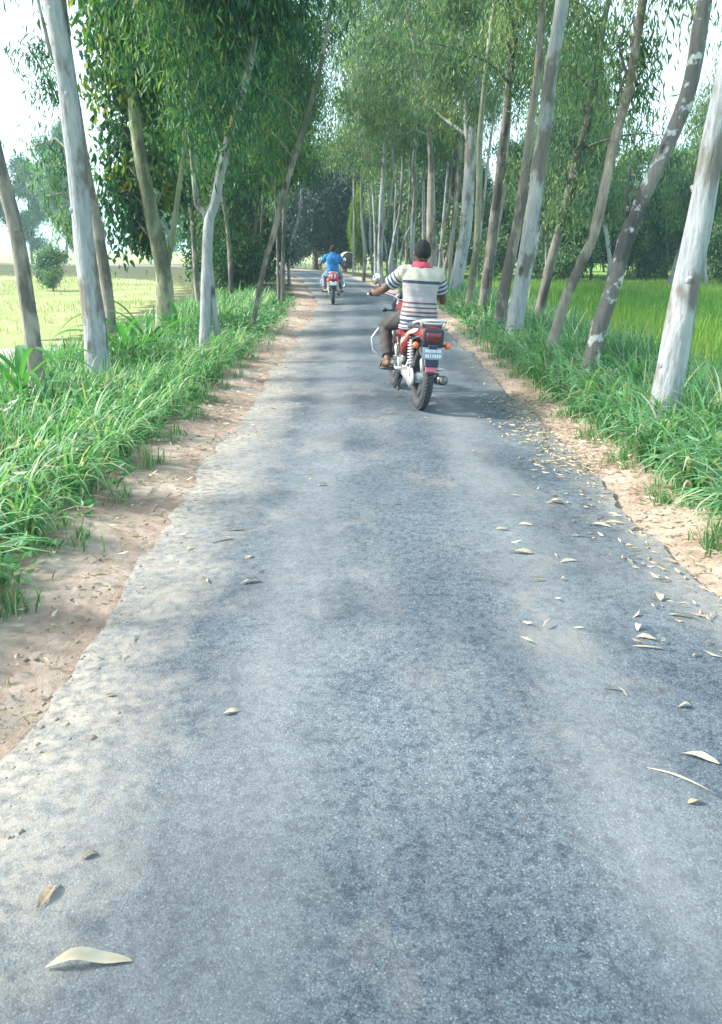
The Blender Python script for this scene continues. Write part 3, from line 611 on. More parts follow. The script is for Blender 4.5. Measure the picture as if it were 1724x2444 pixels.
# ------------------------------------------------------------------ grass on the verges, rice, dry crop
def scatter(n, x0, x1, y0, y1, r): return r.uniform(x0, x1, n), r.uniform(y0, y1, n)
rg = np.random.default_rng(21)
def grass(sidex, n, y0, y1, hlo, hhi, wid, ei, eo, label):
    y = y0 + (y1 - y0) * rg.random(n * 3) ** 1.6
    o = ei + (eo - ei) * rg.random(n * 3) ** 1.25
    edge = ei + 0.16 * wob(y, 1.1, sidex * 2.0) + .12 * wob(y, 3.7, 1.0)
    cl = wob(y, 2.9, o * 3) + wob(o, 5.0, y * 2.2)                       # tufts and thinner places
    keep = (o > edge) & (cl > rg.uniform(-.6, 1.0, len(y)))
    y, o = y[keep][:n], o[keep][:n]
    i = np.clip(np.searchsorted(LA[:, 1], y), 0, len(LA) - 1)
    x = LA[i, 0] + NA[i, 0] * o * sidex
    P = np.stack([x, y, prof(o * sidex) - .02], 1)
    tall = np.clip((o - ei) / .7, .18, 1) * (1 + .25 * wob(y, 1.7, 3) + .15 * wob(o, 4, 1))
    h = rg.uniform(hlo, hhi, len(y)) * tall * np.where(rg.random(len(y)) < .12, 1.35, 1)
    w = wid * np.where(rg.random(len(y)) < .12, 1.9, 1) * rg.uniform(.5, 1.4, len(y)) * (1 + np.clip((y - 9) / 14, 0, .9))
    yaw = rg.uniform(0, 2 * np.pi, len(y)); toward = rg.random(len(y)) < .45
    yaw = np.where(toward, (np.pi if sidex > 0 else 0) + rg.normal(0, .8, len(y)), yaw)
    lean = rg.gamma(3.2, .36, len(y)).clip(.1, 2.5)
    v = np.clip(rg.normal(.47, .27, len(y)) + .12 * wob(y, .9, 2) + .1 * wob(o, 2.5, 1), 0, .9); v = np.where(rg.random(len(y)) < .10, rg.uniform(.9, 1, len(y)), v)
    me = blades_mesh('verge_grass', P, h, w, yaw, lean, v, 5)
    return tag(obj('verge_grass', me, M['grass'], smooth=False), label, 'grass', kind='stuff')
grass(-1, 25000, 2.2, 27, .16, .44, .014, 1.98, 5.2, 'long arching green grass on the left verge')
grass(1, 32000, 3.0, 32, .22, .58, .014, 1.76, 4.8, 'long green grass under the right row of trees')
def fringe(sidex, n, y0, y1, o0, o1, hlo, hhi, wid, llo, lhi, label, nm):
    y = y0 + (y1 - y0) * rg.random(n) ** 1.5; y = np.round(y / .13) * .13 + rg.normal(0, .035, n)      # blades rise in tufts
    o = rg.uniform(o0, o1, n); o = o0 + (np.sin(np.round(y / .13) * 7.3) * .5 + .5) * (o1 - o0) + rg.normal(0, .04, n)
    i = np.clip(np.searchsorted(LA[:, 1], y), 0, len(LA) - 1); P = np.stack([LA[i, 0] + NA[i, 0] * o * sidex, y, prof(o * sidex) - .01], 1)
    yaw = (np.pi if sidex > 0 else 0) + rg.normal(-.4 if sidex < 0 else .4, .9, n)
    v = np.clip(rg.normal(.6, .24, n), 0, .97)
    return tag(obj(nm, blades_mesh(nm, P, rg.uniform(hlo, hhi, n), wid * rg.uniform(.6, 1.4, n), yaw, rg.uniform(llo, lhi, n), v, 6), M['grass'], smooth=False), label, 'grass', kind='stuff')
fringe(-1, 1900, 2.3, 12, 1.98, 2.5, .3, .7, .017, 1.2, 2.5, 'long pale blades drooping over the left dirt shoulder', 'drooping_grass')
fringe(1, 2200, 3.2, 12, 1.75, 2.4, .35, .75, .017, 1.2, 2.5, 'long pale blades drooping over the right dirt shoulder', 'drooping_grass')
fringe(-1, 1800, 2.2, 16, 1.72, 2.05, .05, .16, .008, .3, 1.8, 'short sparse grass on the left dirt shoulder', 'short_grass')
fringe(1, 2600, 3.0, 16, 1.58, 1.85, .05, .16, .008, .3, 1.8, 'short sparse grass on the right dirt shoulder', 'short_grass')
def weeds(sidex, n, y0, y1, o0, o1, label):
    nc = n // 14; y = y0 + (y1 - y0) * rg.random(nc) ** 1.5; o = rg.uniform(o0, o1, nc); i = np.clip(np.searchsorted(LA[:, 1], y), 0, len(LA) - 1)
    B = np.stack([LA[i, 0] + NA[i, 0] * o * sidex, y, prof(o * sidex)], 1); C = np.repeat(B, 14, 0); k = len(C); hh = np.repeat(rg.uniform(.08, .34, nc), 14)
    C = C + np.stack([rg.normal(0, .07, k), rg.normal(0, .07, k), rg.random(k) * hh], 1); D = rg.normal(size=(k, 3)); D[:, 2] = np.abs(D[:, 2]) * .5
    return tag(obj('verge_weeds', leaves_mesh('verge_weeds', C, D, rg.uniform(.05, .13, k), rg.uniform(.02, .045, k), np.clip(np.repeat(rg.normal(.5, .22, nc), 14) + rg.normal(0, .1, k), 0, .93), .2), M['grass'], smooth=False), label, 'weeds', kind='stuff')
weeds(-1, 7000, 2.4, 20, 1.85, 4.2, 'small broad leaved weeds among the left verge grass'); weeds(1, 6000, 3.2, 20, 1.75, 4.0, 'small broad leaved weeds among the right verge grass')
n = 60000
x, y = scatter(n, 3.8, 30, 5.5, 47, rg); y = 5.5 + 41 * ((y - 5.5) / 41.5) ** 1.1
P = np.stack([x, y, np.minimum(gz(x, y), FZ) - .02], 1)
tag(obj('rice', blades_mesh('rice', P, rg.uniform(.35, .62, n), .014 + .016 * (y / 45), rg.uniform(0, 6.28, n), rg.gamma(2.5, .2, n).clip(.05, 1.3), np.clip(rg.normal(.45, .2, n) + .2 * wob(x, .35, 1) + .2 * wob(y, .3, 2), 0, 1), 3), M['rice'], smooth=False), 'bright green rice growing in the field at the right', 'rice', kind='stuff')
n = 30000
x, y = scatter(n, -42, -6, 9, 75, rg); keep = (wob(x, .3, 1) + wob(y, .35, 4) + .4 * wob(y, 1.2, 2)) > -.25
x, y = x[keep], y[keep]; n = len(x)
P = np.stack([x, y, np.minimum(gz(x, y), FZ) - .02], 1)
tag(obj('dry_crop', blades_mesh('dry_crop', P, rg.uniform(.12, .3, n), .016 + .02 * (y / 45), rg.uniform(0, 6.28, n), rg.gamma(2.5, .25, n).clip(.05, 1.4), np.clip(rg.normal(.5, .22, n), 0, 1), 2), M['dry_crop'], smooth=False), 'pale yellowing low crop on the left field', 'crop', kind='stuff')

# ------------------------------------------------------------------ motorcycles and riders
M['red'] = plain('red_paint', (0.22, 0.012, 0.016), .42, 0, .16, 9, .25)
M['red2'] = plain('bright_red_paint', (0.62, 0.03, 0.06), .3, 0, .08, 6, .5)
M['black'] = plain('black_plastic', (0.022, 0.026, 0.034), .5, 0, .15)
M['navy'] = plain('blue_black_plastic', (0.018, 0.03, 0.075), .42, 0, .15)
M['rubber'] = plain('tyre_rubber', (0.045, 0.05, 0.06), .8, 0, .2, 20, 0, .3)
M['chrome'] = plain('worn_chrome', (0.72, 0.74, 0.75), .22, 1.0, .06)
M['alloy'] = plain('dusty_alloy', (0.62, 0.63, 0.62), .42, .55, .12)
M['engine'] = plain('engine_metal', (0.26, 0.27, 0.29), .5, .6, .2)
M['steel'] = plain('grey_painted_steel', (0.56, 0.57, 0.56), .45, .2, .1)
M['cream_stripe'] = plain('cream_decal', (0.75, 0.62, 0.50), .35, 0, .05)
M['lens_red'] = plain('red_lens', (0.13, 0.004, 0.012), .15, 0, .05, 9, .8)
M['lens_orange'] = plain('orange_lens', (0.85, 0.16, 0.03), .25, 0, .06, 9, .5)
M['reflector'] = plain('pink_red_reflector', (0.72, 0.14, 0.20), .25, 0, .06, 9, .4)
M['plate'] = plain('plate_blue_grey', (0.22, 0.30, 0.38), .5, 0, .12)
M['plate_white'] = plain('plate_white', (0.72, 0.74, 0.75), .45, 0, .06)
M['mirror'] = plain('mirror_glass', (0.92, 0.93, 0.93), .06, 1.0, .01)
M['seat'] = plain('seat_vinyl', (0.05, 0.065, 0.085), .5, 0, .15, 14, 0, .15)
M['white_mark'] = plain('white_mark', (0.82, 0.80, 0.78), .4, 0, .04)
M['skin'] = plain('brown_skin', (0.15, 0.08, 0.055), .5, 0, .12, 12)
M['hair'] = plain('black_hair', (0.004, 0.004, 0.007), .75, 0, .3, 60, 0, .6)
M['eye'] = plain('eye_white', (0.7, 0.68, 0.64), .2, 0, .05)
M['trouser'] = plain('brown_grey_trousers', (0.06, 0.054, 0.052), .85, 0, .15, 8, 0, .3)
M['jeans'] = plain('washed_jeans', (0.18, 0.225, 0.28), .85, 0, .2, 8, 0, .3)
M['collar'] = plain('crimson_collar', (0.50, 0.055, 0.11), .8, 0, .1, 20)
M['blue'] = plain('bright_blue_cotton', (0.01, 0.17, 0.46), .8, 0, .14, 7, 0, .2)
M['sandal'] = plain('brown_leather', (0.09, 0.05, 0.035), .6, 0, .15)

def mat_shirt():
    m, t, b = new_mat('striped_cotton')
    z = attr(t, 'st'); sl = attr(t, 'sleeve')
    cream, beige, navy, mar, ice = (.46, .44, .37), (.38, .36, .37), (.06, .075, .12), (.15, .08, .09), (.44, .50, .55)
    st = [(0, cream), (.175, navy), (.225, beige), (.535, mar), (.565, beige), (.61, mar), (.64, beige), (.685, mar), (.715, beige), (.755, mar), (.785, ice), (.832, navy), (.872, ice), (.902, navy), (.93, ice), (.958, navy), (.978, ice)]
    r = ramp(t, st, 'CONSTANT'); t.links.new(z, r.inputs[0])
    st2 = [(0, cream), (.30, navy), (.38, ice), (.50, navy), (.59, ice), (.70, navy), (.80, ice), (.90, navy), (.97, ice)]
    r2 = ramp(t, st2, 'CONSTANT'); t.links.new(z, r2.inputs[0])
    c = rgbmix(t, sl, r.outputs[0], r2.outputs[0])
    n = noise(t, coords(t), 10, 5); fr = ramp(t, [(.3, (.85, .85, .86)), (.7, (1.03, 1.03, 1.03))]); t.links.new(n, fr.inputs[0])
    c = rgbmix(t, 1.0, c, fr.outputs[0], 'MULTIPLY'); t.links.new(c, b.inputs['Base Color'])
    b.inputs['Roughness'].default_value = .85; b.inputs['Specular IOR Level'].default_value = .2
    bump(t, b, noise(t, mapped(t, coords(t), (1, 1, 2.2)), 13, 4), .5, .02)
    return m
M['shirt'] = mat_shirt()

# joints of the seated riding pose, in the motorcycle's own space (y forward, x right, origin under the rear axle)
J = dict(hipL=(-.085, .40, .83), hipR=(.085, .40, .83), kneeL=(-.235, .80, .70), kneeR=(.225, .80, .70), ankL=(-.235, .56, .385), ankR=(.235, .56, .385),
         shL=(-.165, .40, 1.235), shR=(.165, .40, 1.235), elL=(-.315, .58, 1.06), elR=(.262, .50, .985), wrL=(-.355, .855, 1.005), wrR=(.345, .80, 1.02))
J = {k: Vector(v) for k, v in J.items()}
GRIPL, GRIPR = Vector((-.36, .93, 1.0)), Vector((.36, .93, 1.0))
def capsule(mb, a, b, ra, rb, n=14, mid=None, rm=None):
    a, b = Vector(a), Vector(b)
    if mid is None: mb.tube([a, a.lerp(b, .33), a.lerp(b, .66), b], [ra, ra * .67 + rb * .33, ra * .33 + rb * .67, rb], n, True)
    else: mb.tube([a, a.lerp(b, .25), a.lerp(b, mid), a.lerp(b, .8), b], [ra, (ra + rm) / 2, rm, (rm + rb) / 2, rb], n, True)
def torso_rings(zs, grow=0.0):
    out = []
    for z, yc, rx, ry in zs: out.append(ellring((0, yc, z), rx + grow, ry + grow, 28, 2.5))
    return out
TORSO = [(.76, .35, .155, .11), (.80, .345, .165, .125), (.86, .345, .160, .125), (.94, .355, .146, .115), (1.02, .37, .146, .112), (1.10, .375, .158, .115), (1.17, .38, .17, .112), (1.225, .385, .168, .096), (1.262, .39, .125, .075), (1.285, .395, .075, .06)]
HEAD = Vector((0, .425, 1.415))
def body_mesh():
    mb = MB(); mb.loft(torso_rings([(z, y, rx - .012, ry - .012) for z, y, rx, ry in TORSO]))
    mb.tube([(0, .395, 1.25), (0, .41, 1.30), (0, .42, 1.36)], [.056, .052, .055], 16, True)                      # neck
    mb.ell(HEAD, (.073, .092, .108), 20, 14)                                                                        # skull
    mb.ell(HEAD + Vector((0, .035, -.055)), (.055, .058, .062), 16, 10)                                             # jaw
    mb.tube([HEAD + Vector((0, .088, .012)), HEAD + Vector((0, .110, -.028))], [.010, .015], 10, True)              # nose
    for s in (-1, 1):
        mb.ell(HEAD + Vector((s * .076, -.004, -.008)), (.011, .020, .032), 10, 8)                                  # ears
        mb.ell(HEAD + Vector((s * .030, .080, .022)), (.022, .012, .008), 10, 8)                                    # brows
    mb.ell(HEAD + Vector((0, .090, -.056)), (.026, .010, .007), 10, 6); mb.ell(HEAD + Vector((0, .088, -.067)), (.023, .010, .008), 10, 6)   # lips
    for s, S in ((-1, 'L'), (1, 'R')):
        capsule(mb, J['sh' + S], J['el' + S], .047, .037, 14, .4, .045); capsule(mb, J['el' + S], J['wr' + S], .037, .025, 14, .3, .039)
        g = GRIPL if s < 0 else GRIPR; w = J['wr' + S]
        palm = w.lerp(g, .55) + Vector((0, 0, .014))
        mb.tube([w, palm + Vector((0, 0, .004)), g + Vector((0, -.002, .024))], [.025, .033, .026], 12, True)       # back of the hand over the grip
        for k, (fo, fl) in enumerate(((-.033, .92), (-.011, 1.0), (.011, .97), (.033, .82))):                        # four fingers closed round the grip
            c = g + Vector((s * fo * -1, 0, 0)); r = .0085
            pts = []
            for a in np.linspace(75, 75 - 235 * fl, 7): pts.append(c + Vector((0, math.cos(math.radians(a)) * .027, math.sin(math.radians(a)) * .027)))
            mb.tube(pts, [r * 1.08, r * 1.05, r, r, r * .95, r * .9, r * .8], 8, True)
        c = g + Vector((-s * .058, 0, 0))                                                                            # thumb from the inner side of the palm
        mb.tube([palm + Vector((-s * .024, .004, 0)), c + Vector((s * .006, -.03, .012)), c + Vector((0, -.012, -.022)), c + Vector((s * .012, .012, -.026))], [.013, .0115, .0105, .008], 8, True)
        capsule(mb, J['hip' + S], J['knee' + S], .072, .05, 14, .35, .07); capsule(mb, J['knee' + S], J['ank' + S], .05, .034, 14, .35, .05)
        a = J['ank' + S]; mb.tube([a + Vector((0, -.045, -.035)), a + Vector((0, .02, -.035)), a + Vector((s * .008, .10, -.052)), a + Vector((s * .012, .165, -.060))], [.032, .036, .032, .020], 12, True)
        for q in range(5): mb.tube([a + Vector((s * (.012 + (q - 2) * .014), .15, -.062)), a + Vector((s * (.014 + (q - 2) * .015), .195 - abs(q - 1 if s > 0 else q - 1) * .008, -.066))], [.010, .008], 7, True)
    return evaluated(mb.mesh('body'), [('REMESH', dict(mode='VOXEL', voxel_size=.0055)), ('SMOOTH', dict(factor=.5, iterations=3))])
def shirt_mesh():
    mb = MB()
    hem = [(.715, .335, .176, .142), (.745, .337, .174, .140)]
    rings = torso_rings([(z, y, rx + (.010 if z > 1.2 else .016), ry + .016) for z, y, rx, ry in hem + TORSO]); mb.loft(rings)
    for s, S in ((-1, 'L'), (1, 'R')):
        a, e = J['sh' + S], J['el' + S]; d = e - a
        mb.tube([a + Vector((-s * .07, 0, .012)), a, a + d * .35, a + d * .70], [.062, .070, .069, .071], 18)
    me = evaluated(mb.mesh('shirt'), [('REMESH', dict(mode='VOXEL', voxel_size=.0075)), ('SMOOTH', dict(factor=.6, iterations=5))])
    n = len(me.vertices); co = np.empty(n * 3, dtype=np.float32); me.vertices.foreach_get('co', co); co = co.reshape(-1, 3)
    st = np.clip((1.262 - co[:, 2]) / .545, 0.001, .999); sl = np.zeros(n)
    for s, S in ((-1, 'L'), (1, 'R')):
        a = np.array(J['sh' + S]); d = np.array(J['el' + S]) - a; t = ((co - a) @ d) / (d @ d); dist = np.linalg.norm(co - a - np.clip(t, 0, 1)[:, None] * d, axis=1)
        on = (t > .04) & (dist < .085) & (np.abs(co[:, 0]) > .172 - .0 * t); sl[on] = 1; st[on] = np.clip(t[on] / .72, .001, .999)
    # folds of a loose shirt on a leaning back
    w = .006 * np.sin(co[:, 2] * 62 + co[:, 0] * 17 + 1.5 * np.sin(co[:, 0] * 23)) * np.clip((1.0 - co[:, 2]) / .2, .15, 1) + .004 * np.sin(co[:, 0] * 55 + co[:, 2] * 20)
    co[:, 1] -= w * np.sign(.37 - co[:, 1]); co[:, 0] += .3 * w
    me.vertices.foreach_set('co', co.ravel()); fattr(me, 'st', st); fattr(me, 'sleeve', sl); return me
def trouser_mesh():
    mb = MB(); mb.loft(torso_rings([(.735, .37, .12, .10), (.765, .36, .155, .125), (.80, .355, .166, .130), (.86, .355, .162, .128), (.90, .36, .152, .12)]))
    for s, S in ((-1, 'L'), (1, 'R')):
        h, k, a = J['hip' + S], J['knee' + S], J['ank' + S]
        capsule(mb, h, k, .092, .070, 16, .4, .086); mb.tube([k, k.lerp(a, .3), k.lerp(a, .65), k.lerp(a, .9)], [.069, .066, .060, .058], 16, False)
    me = evaluated(mb.mesh('trousers'), [('REMESH', dict(mode='VOXEL', voxel_size=.009)), ('SMOOTH', dict(factor=.6, iterations=4))])
    n = len(me.vertices); co = np.empty(n * 3, dtype=np.float32); me.vertices.foreach_get('co', co); co = co.reshape(-1, 3)
    co[:, 0] += .004 * np.sin(co[:, 2] * 50 + co[:, 1] * 40); me.vertices.foreach_set('co', co.ravel()); return me
def hair_mesh():
    mb = MB(); mb.ell(HEAD + Vector((0, -.010, .020)), (.081, .096, .101), 40, 30)
    me = mb.mesh('hair'); n = len(me.vertices); co = np.empty(n * 3, dtype=np.float32); me.vertices.foreach_get('co', co); co = co.reshape(-1, 3)
    r = np.random.default_rng(3); c = np.array(HEAD); d = co - c; k = 1 + .03 * np.sin(d[:, 0] * 120 + d[:, 2] * 70) * np.sin(d[:, 1] * 110) + r.normal(0, .012, n)
    # hairline: the cap tucks inside the head over the face and above the nape
    front = np.clip((d[:, 1] - .035) / .03, 0, 1) * np.clip((.062 - d[:, 2]) / .03, 0, 1); low = np.clip((-.062 - d[:, 2]) / .018, 0, 1); temple = np.clip((np.abs(d[:, 0]) - .058) / .012, 0, 1) * np.clip((-.02 - d[:, 2]) / .02, 0, 1)
    k *= 1 - .30 * np.clip(front + low + .6 * temple, 0, 1)
    co = c + d * k[:, None]; me.vertices.foreach_set('co', co.astype(np.float32).ravel()); return me
PBODY, PSHIRT, PTROU, PHAIR = body_mesh(), shirt_mesh(), trouser_mesh(), hair_mesh()
def person(Mx, label, shirt, trouser, collar):
    root = empty('person'); root.matrix_world = Mx
    def part(nm, me, mat):
        o = bpy.data.objects.new(nm, me.copy()); COL.objects.link(o); o.data.materials.clear(); o.data.materials.append(mat)
        o.data.polygons.foreach_set('use_smooth', np.ones(len(o.data.polygons), dtype=bool)); o.parent = root; return o
    part('body', PBODY, M['skin']); part('shirt', PSHIRT, shirt); part('trousers', PTROU, trouser); part('hair', PHAIR, M['hair'])
    for s in (-1, 1): MB().ell(HEAD + Vector((s * .031, .080, .006)), (.013, .010, .009), 10, 8).build('eye', M['eye'], root)
    rings = [[Vector((math.cos(a) * r * 1.06, .405 + math.sin(a) * r + dy, z)) for a in np.linspace(0, 2 * math.pi, 24, endpoint=False)] for r, z, dy in ((.086, 1.268, -.004), (.074, 1.30, 0), (.066, 1.334, .004), (.072, 1.336, .004), (.082, 1.30, 0), (.094, 1.266, -.004))]
    MB().loft(rings).build('collar', collar, root)
    for s, S in ((-1, 'L'), (1, 'R')):
        a = J['ank' + S]
        so = MB().box(a + Vector((s * .008, .065, -.088)), (.088, .265, .016), Matrix.Rotation(-.07, 3, 'X'), .006)
        o = so.build('sandal', M['sandal'], root); MB().tube([a + Vector((s * .008 - .045, .10, -.083)), a + Vector((s * .008 - .03, .10, -.03)), a + Vector((s * .008 + .03, .10, -.03)), a + Vector((s * .008 + .045, .10, -.083))], .008, 8).build('strap', M['sandal'], o)
    return tag(root, label, 'person')

def wheel(root, y, R, tw, name, hub_w):
    c = (0, y, R); mb = MB()
    mb.lathe([(.028, -hub_w), (.05, -hub_w * .8), (.05, hub_w * .8), (.028, hub_w), (.008, hub_w), (.008, -hub_w)], c)
    for k in range(6):
        a = 2 * math.pi * k / 6
        for s in (-.012, .012):
            d = Vector((0, math.cos(a), math.sin(a))); q = Vector((0, -math.sin(a), math.cos(a)))
            mb.tube([Vector(c) + d * .035 + q * s * 1.2, Vector(c) + d * (R - .07) + q * s * 1.6], [.011, .008], 8)
    w = mb.build(name, M['alloy'], root)
    MB().lathe([(R - .050, -.030), (R - .072, -.036), (R - .082, -.014), (R - .082, .014), (R - .072, .036), (R - .050, .030)], c, n=48).build('rim', M['alloy'], w)
    pr = [(R - .055 + .055 * math.cos(a) if True else 0, tw * math.sin(a)) for a in np.linspace(-math.pi * .75, math.pi * .75, 15)]
    t = MB().lathe(pr, c, n=56)
    for k in range(56):                                                    # tread blocks
        a = 2 * math.pi * k / 56
        for s in (-1, 1):
            aa = a + (.5 if s > 0 else 0) * 2 * math.pi / 56; rr_ = R - .004
            t.box(Vector(c) + Vector((s * tw * .34, math.cos(aa) * rr_, math.sin(aa) * rr_)), (tw * .42, .020, .010), Matrix.Rotation(aa - math.pi / 2, 3, 'X') @ Matrix.Rotation(s * .5, 3, 'Z'))
    t.build('tyre', M['rubber'], w)
    return w

def motorcycle(Mx, label, near=True):
    root = empty('motorcycle'); root.matrix_world = Mx; R = .30; P = M['red'] if near else M['red2']
    wheel(root, 0, R, .050, 'rear_wheel', .075); wheel(root, 1.27, R - .005, .042, 'front_wheel', .06)
    # frame
    f = MB()
    f.tube([(0, 1.02, .93), (0, .85, .78), (0, .60, .70), (0, .35, .67)], .022); f.tube([(0, 1.02, .90), (0, .93, .55), (0, .84, .30), (0, .50, .24)], .020)
    for s in (-1, 1):
        f.tube([(s * .04, .60, .68), (s * .10, .30, .64), (s * .105, 0, .66), (s * .09, -.20, .70)], .013); f.tube([(s * .06, .48, .66), (s * .10, .45, .40), (s * .10, .43, .30)], .016)
        f.tube([(s * .10, .43, .33), (s * .10, .05, .64)], .012)
    f.build('frame', M['black'], root)
    sw = MB()
    for s in (-1, 1): sw.box((s * .095, .22, .305), (.026, .50, .042), None, .008)
    sw.build('swingarm', M['steel'], root)
    cc = MB().loft([[(-.118, y, z0), (-.098, y, z0), (-.098, y, z1), (-.118, y, z1)] for y, z0, z1 in ((-.10, .26, .335), (-.02, .215, .385), (.06, .215, .385), (.16, .245, .375), (.40, .27, .36))])
    cc.build('chain_cover', M['steel'], root)
    for s in (-1, 1):                                                     # rear shock absorbers with springs
        a, b = Vector((s * .118, -.01, .31)), Vector((s * .118, .07, .64)); mb = MB().tube([a, b], .013, 10)
        o = mb.build('shock_absorber', M['steel'], root)
        sp = [a.lerp(b, .32 + .6 * i / 60) + Vector((math.cos(i * .785) * .026, math.sin(i * .785) * .026, 0)) for i in range(61)]
        MB().tube(sp, .006, 6).build('spring', M['plate_white'], o)
    # engine
    e = MB(); e.box((0, .58, .36), (.24, .30, .20), None, .03); e.box((0, .70, .50), (.14, .15, .20), Matrix.Rotation(.25, 3, 'X'), .02)
    for k in range(6): e.box((0, .69 + .01 * k, .44 + .028 * k), (.19, .18, .008), Matrix.Rotation(.25, 3, 'X'))
    en = e.build('engine', M['engine'], root)
    for s in (-1, 1): MB().lathe([(.085, -.015), (.07, .02), (.0, .024), (.0, -.02)], (s * .125, .55, .34), n=28).build('crankcase_cover', M['alloy'], en)
    # tank, side panels, seat, tail
    tk = [];
    for y, w, zt, zb in ((.60, .075, .825, .72), (.66, .105, .90, .71), (.76, .13, .945, .70), (.88, .135, .955, .70), (.97, .11, .94, .73), (1.02, .06, .915, .80)):
        ring = []
        for j in range(20):
            a = 2 * math.pi * j / 20; cx, sz = math.cos(a), math.sin(a)
            ring.append((w * math.copysign(abs(cx) ** .75, cx), y, (zt + zb) / 2 + (zt - zb) / 2 * math.copysign(abs(sz) ** .8, sz)))
        tk.append(ring)
    t = MB().loft(tk).build('fuel_tank', P, root); MB().lathe([(.030, .0), (.028, .012), (0, .014), (0, 0)], (0, .82, .952), 'Z', 20).build('filler_cap', M['chrome'], t)
    for s in (-1, 1):
        pn = MB().loft([[(s * x0, y, z0), (s * x1, y, z0 + .01), (s * x1, y, z1 - .01), (s * x0, y, z1)] for y, x0, x1, z0, z1 in ((.62, .06, .10, .52, .72), (.50, .06, .128, .44, .73), (.36, .06, .130, .47, .72), (.20, .06, .122, .60, .72))]).build('side_panel', P, root)
        MB().loft([[(s * x1, y, z0), (s * (x1 + .006), y, z0), (s * (x1 + .006), y, z1), (s * x1, y, z1)] for y, x1, z0, z1 in ((.56, .112, .50, .585), (.42, .130, .565, .62), (.30, .126, .62, .645))]).build('stripe', M['cream_stripe'], pn)
    st = []
    for y, w, zt in ((.62, .09, .80), (.54, .115, .79), (.40, .13, .785), (.25, .135, .80), (.05, .13, .825), (-.12, .12, .835), (-.19, .09, .82)):
        ring = []
        for j in range(18):
            a = 2 * math.pi * j / 18; cx, sz = math.cos(a), math.sin(a); ring.append((w * math.copysign(abs(cx) ** .6, cx), y, zt - .045 + .045 * math.copysign(abs(sz) ** .7, sz)))
        st.append(ring)
    MB().loft(st).build('seat', M['seat'], root)
    tl = []
    for y, w, zt, zb in ((.34, .105, .725, .66), (.18, .118, .755, .66), (.02, .120, .785, .665), (-.12, .112, .80, .66), (-.22, .098, .79, .645), (-.29, .085, .765, .635)):
        ring = []
        for j in range(18):
            a = 2 * math.pi * j / 18; cx, sz = math.cos(a), math.sin(a); ring.append((w * math.copysign(abs(cx) ** .65, cx), y, (zt + zb) / 2 + (zt - zb) / 2 * math.copysign(abs(sz) ** .7, sz)))
        tl.append(ring)
    tc = MB().loft(tl).build('tail_cowl', P, root)
    for s in (-1, 1): MB().loft([[(s * x, y, z0), (s * (x + .005), y, z0), (s * (x + .005), y, z1), (s * x, y, z1)] for y, x, z0, z1 in ((.24, .117, .672, .690), (.10, .121, .690, .722), (-.05, .119, .712, .755), (-.16, .110, .745, .765))]).build('stripe', M['cream_stripe'], tc)
    if near:
        hs = MB().box((0, -.292, .695), (.196, .055, .17), None, .024).build('tail_light_housing', M['black'], root)
        MB().box((0, -.318, .705), (.135, .022, .085), None, .010).build('tail_light', M['lens_red'], hs); MB().box((0, -.316, .630), (.085, .02, .026), None, .005).build('reflector', M['lens_red'], hs)
    else:
        hs = MB().loft([ellring((0, 0, 0), 1, 1)] * 0 + [[(x, y, z) for x, z in [(.135 * k * math.copysign(abs(math.cos(a)) ** .7, math.cos(a)), .70 + .125 * k * math.sin(a) * (1 if math.sin(a) > 0 else 1.15)) for a in np.linspace(0, 2 * math.pi, 26, endpoint=False)]] for y, k in ((-.24, .9), (-.29, 1.0), (-.315, .95), (-.33, .8))]).build('tail_light', M['red2'], root)
        for s in (-1, 1): MB().box((s * .043, -.336, .745), (.036, .016, .105), None, .006).build('light_bar', M['white_mark'], hs)
        MB().box((0, -.334, .645), (.12, .014, .05), None, .006).build('lens', M['lens_red'], hs)
    g = MB(); lp = [(-.105, .10, .775), (-.125, -.02, .80), (-.128, -.16, .825), (-.11, -.27, .84), (-.05, -.325, .85), (.05, -.325, .85), (.11, -.27, .84), (.128, -.16, .825), (.125, -.02, .80), (.105, .10, .775)]
    g.tube(lp, .0115, 10, True); g.tube([(-.118, -.20, .825), (-.06, -.235, .815), (.06, -.235, .815), (.118, -.20, .825)], .009, 8); g.tube([(-.11, -.26, .838), (-.098, -.24, .78)], .009, 8); g.tube([(.11, -.26, .838), (.098, -.24, .78)], .009, 8)
    g.build('grab_rail', M['steel'], root)
    # rear mudguard, plate, flap
    arc = [];
    for a in np.linspace(35, 158, 18):
        r = .335; y, z = math.cos(math.radians(a)) * r, .30 + math.sin(math.radians(a)) * r
        yi, zi = math.cos(math.radians(a)) * (r - .008), .30 + math.sin(math.radians(a)) * (r - .008)
        arc.append([(-.065, yi, zi - .02), (-.05, y, z), (.05, y, z), (.065, yi, zi - .02), (.05, yi, zi - .006), (-.05, yi, zi - .006)])
    MB().loft(arc).build('rear_mudguard', M['black'], root)
    tilt = Matrix.Rotation(-.16, 3, 'X')
    br = MB().box((0, -.285, .615), (.09, .10, .05), None, .01).box((0, -.325, .53), (.12, .012, .17), tilt, .004).build('plate_bracket', M['navy'], root)
    pl = MB().box((0, -.337, .565), (.185, .008, .105), tilt, .003).build('number_plate', M['plate'] if near else M['plate_white'], root)
